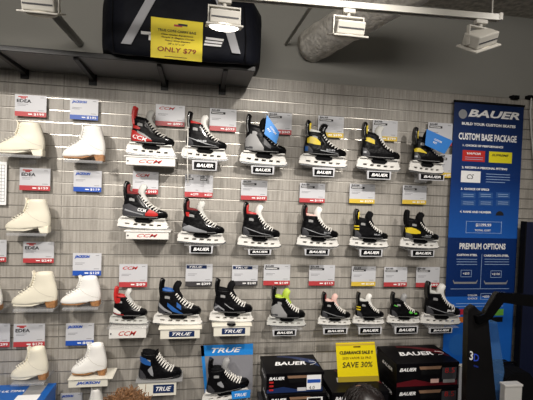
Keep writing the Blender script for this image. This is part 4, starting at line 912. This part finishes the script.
# ------------------------------------------------------------------ two seated visitors whose hair reaches the frame
SKIN = mat('skin', S(205, 160, 135), .55)
def visitor(px, py, d, wpx, label, hairm, shirt, curly):
    top = W(px, py, d); hw = wpx * (DIST - d) / FPX / 2; hr = .078; hc = Vector((top.x, -d, top.z - hw * 1.02))
    o = thing('person', label, 'person', (top.x, -d, 0))
    # kneeling body grown over a skeleton: pelvis first
    ne = hc + Vector((0, -.01, -.115)); ch = hc + Vector((0, -.03, -.21)); pe = Vector((hc.x, hc.y - .10, .20))
    sh = .13
    pts = [(pe, .085), ((pe + ch) / 2, .085), (ch, .085), (ne, .040), (hc + Vector((0, 0, -.05)), .058), (hc + Vector((0, 0, .02)), .075)]
    vs = [p for p, _ in pts]; rs = [r for _, r in pts]; ed = [(0, 1), (1, 2), (2, 3), (3, 4), (4, 5)]
    def add(p, r, q): vs.append(Vector(p)); rs.append(r); ed.append((q, len(vs) - 1)); return len(vs) - 1
    for s in (-1, 1):
        k = add(ch + Vector((s * sh * .85, 0, .03)), .045, 2); k = add(ch + Vector((s * (sh + .03), .02, -.10)), .033, k); k = add(ch + Vector((s * sh * .8, .13, -.19)), .027, k); k = add(ch + Vector((s * sh * .5, .20, -.20)), .020, k); add(ch + Vector((s * sh * .4, .25, -.205)), .018, k)
        k = add(pe + Vector((s * .07, .02, -.03)), .070, 0); k = add(pe + Vector((s * .09, .26, -.14)), .048, k); k = add(pe + Vector((s * .09, .05, -.155)), .035, k); add(pe + Vector((s * .09, -.06, -.165)), .028, k)
    me = bpy.data.meshes.new('body'); me.from_pydata([v - Vector((top.x, -d, 0)) for v in vs], ed, []); b = bpy.data.objects.new('body', me); COL.objects.link(b); b.parent = o; PBASE[b.name] = PBASE[o.name]
    b.modifiers.new('skin', 'SKIN'); b.modifiers.new('smooth', 'SUBSURF').levels = 2; b.modifiers['smooth'].render_levels = 2
    for i, sv in enumerate(me.skin_vertices[0].data): sv.radius = (rs[i], rs[i]); sv.use_root = (i == 0)
    me.materials.append(shirt)
    # head with a face (towards the wall), hair over it
    bm = nb(); bmesh.ops.create_uvsphere(bm, u_segments=28, v_segments=20, radius=1)
    for v in bm.verts:
        x, y, z = v.co; f = max(0, y); k = 1 - .18 * max(0, -z)
        n_o = .16 * math.exp(-(x / .16) ** 2 - ((z + .12) / .2) ** 2) * (y > 0) - .05 * math.exp(-((abs(x) - .36) / .16) ** 2 - ((z - .05) / .12) ** 2) * (y > 0)
        v.co = Vector((x * hr * k * .92, y * hr * 1.08 + n_o * hr, z * hr * 1.28))
    bm.transform(Matrix.Translation(hc + Vector((0, .01, -.005)))); hd = link('head', bm, SKIN, o, True)
    for s in (-1, 1):
        bm = nb(); bmesh.ops.create_uvsphere(bm, u_segments=10, v_segments=8, radius=1, matrix=Matrix.Translation(hc + Vector((s * hr * .95, .01, -.01))) @ Matrix.Diagonal((.010, .014, .024, 1))); link('ear', bm, SKIN, hd, True)
        bm = nb(); bmesh.ops.create_uvsphere(bm, u_segments=10, v_segments=8, radius=.009, matrix=Matrix.Translation(hc + Vector((s * .029, .086, .004)))); link('eye', bm, PWH, hd, True)
    bm = nb(); bmesh.ops.create_uvsphere(bm, u_segments=10, v_segments=8, radius=1, matrix=Matrix.Translation(hc + Vector((0, .084, -.055))) @ Matrix.Diagonal((.020, .006, .006, 1))); link('mouth', bm, mat('lips', S(180, 100, 95), .5), hd, True)
    bm = nb(); bmesh.ops.create_uvsphere(bm, u_segments=40, v_segments=28, radius=1)
    for v in bm.verts:
        x, y, z = v.co; n = noise.noise(v.co * (6 if curly else 2.5)) * (.10 if curly else .03) + noise.noise(v.co * 14) * (.06 if curly else .015)
        front = y > .45 and z < .35
        r_ = (1 + n) if not front else .70
        v.co = Vector((x * hw * r_, y * hw * 1.02 * r_ - .012, z * hw * 1.02 * r_))
    bm.transform(Matrix.Translation(hc)); 
    rnd = random.Random(int(px))
    for i in range(620 if curly else 260):
        th = rnd.uniform(0, 6.283); ph = rnd.uniform(-.2, 1.5); n = Vector((math.cos(th) * math.cos(ph), math.sin(th) * math.cos(ph), math.sin(ph)))
        if n.y > .5 and n.z < .35: continue
        p = hc + Vector((n.x, n.y * 1.02, n.z * 1.02)) * hw; t = n.cross(Vector((rnd.uniform(-1, 1), rnd.uniform(-1, 1), rnd.uniform(-1, 1)))).normalized(); b2 = n.cross(t)
        if curly: ext = rnd.uniform(0, .022) * (1 + noise.noise(n * 3)); q = [p + n * (-.004 + ext * k / 7 + .009 * math.sin(k * .9)) + t * (.011 * math.cos(k * 1.1)) + b2 * (.004 * k) for k in range(9)]
        else:
            dn = (Vector((0, 0, -1)) + n * .0); dn = (dn - n * dn.dot(n)).normalized() if abs(n.z) < .98 else t; q = [p + dn * (.012 * k) + n * (.003 - .0006 * k * k) + t * .002 * math.sin(k) for k in range(6)]
        tube(bm, q, [.0016] * len(q) if not curly else .0018, 4)
    link('hair', bm, hairm, o, True)
visitor(127, 396.5, 1.0, 48, 'seated person with curly brown hair, only the hair showing at the bottom edge', mat('brown_hair', S(128, 92, 60), .5, noise_s=60, noise_a=.5), mat('grey_shirt', S(90, 95, 105), .9), True)
visitor(365, 386.5, 1.0, 44, 'seated person with straight dark hair, hair showing below the clearance sign', mat('dark_hair', S(28, 20, 18), .4, noise_s=90, noise_a=.4), mat('navy_shirt', S(40, 46, 70), .9), False)
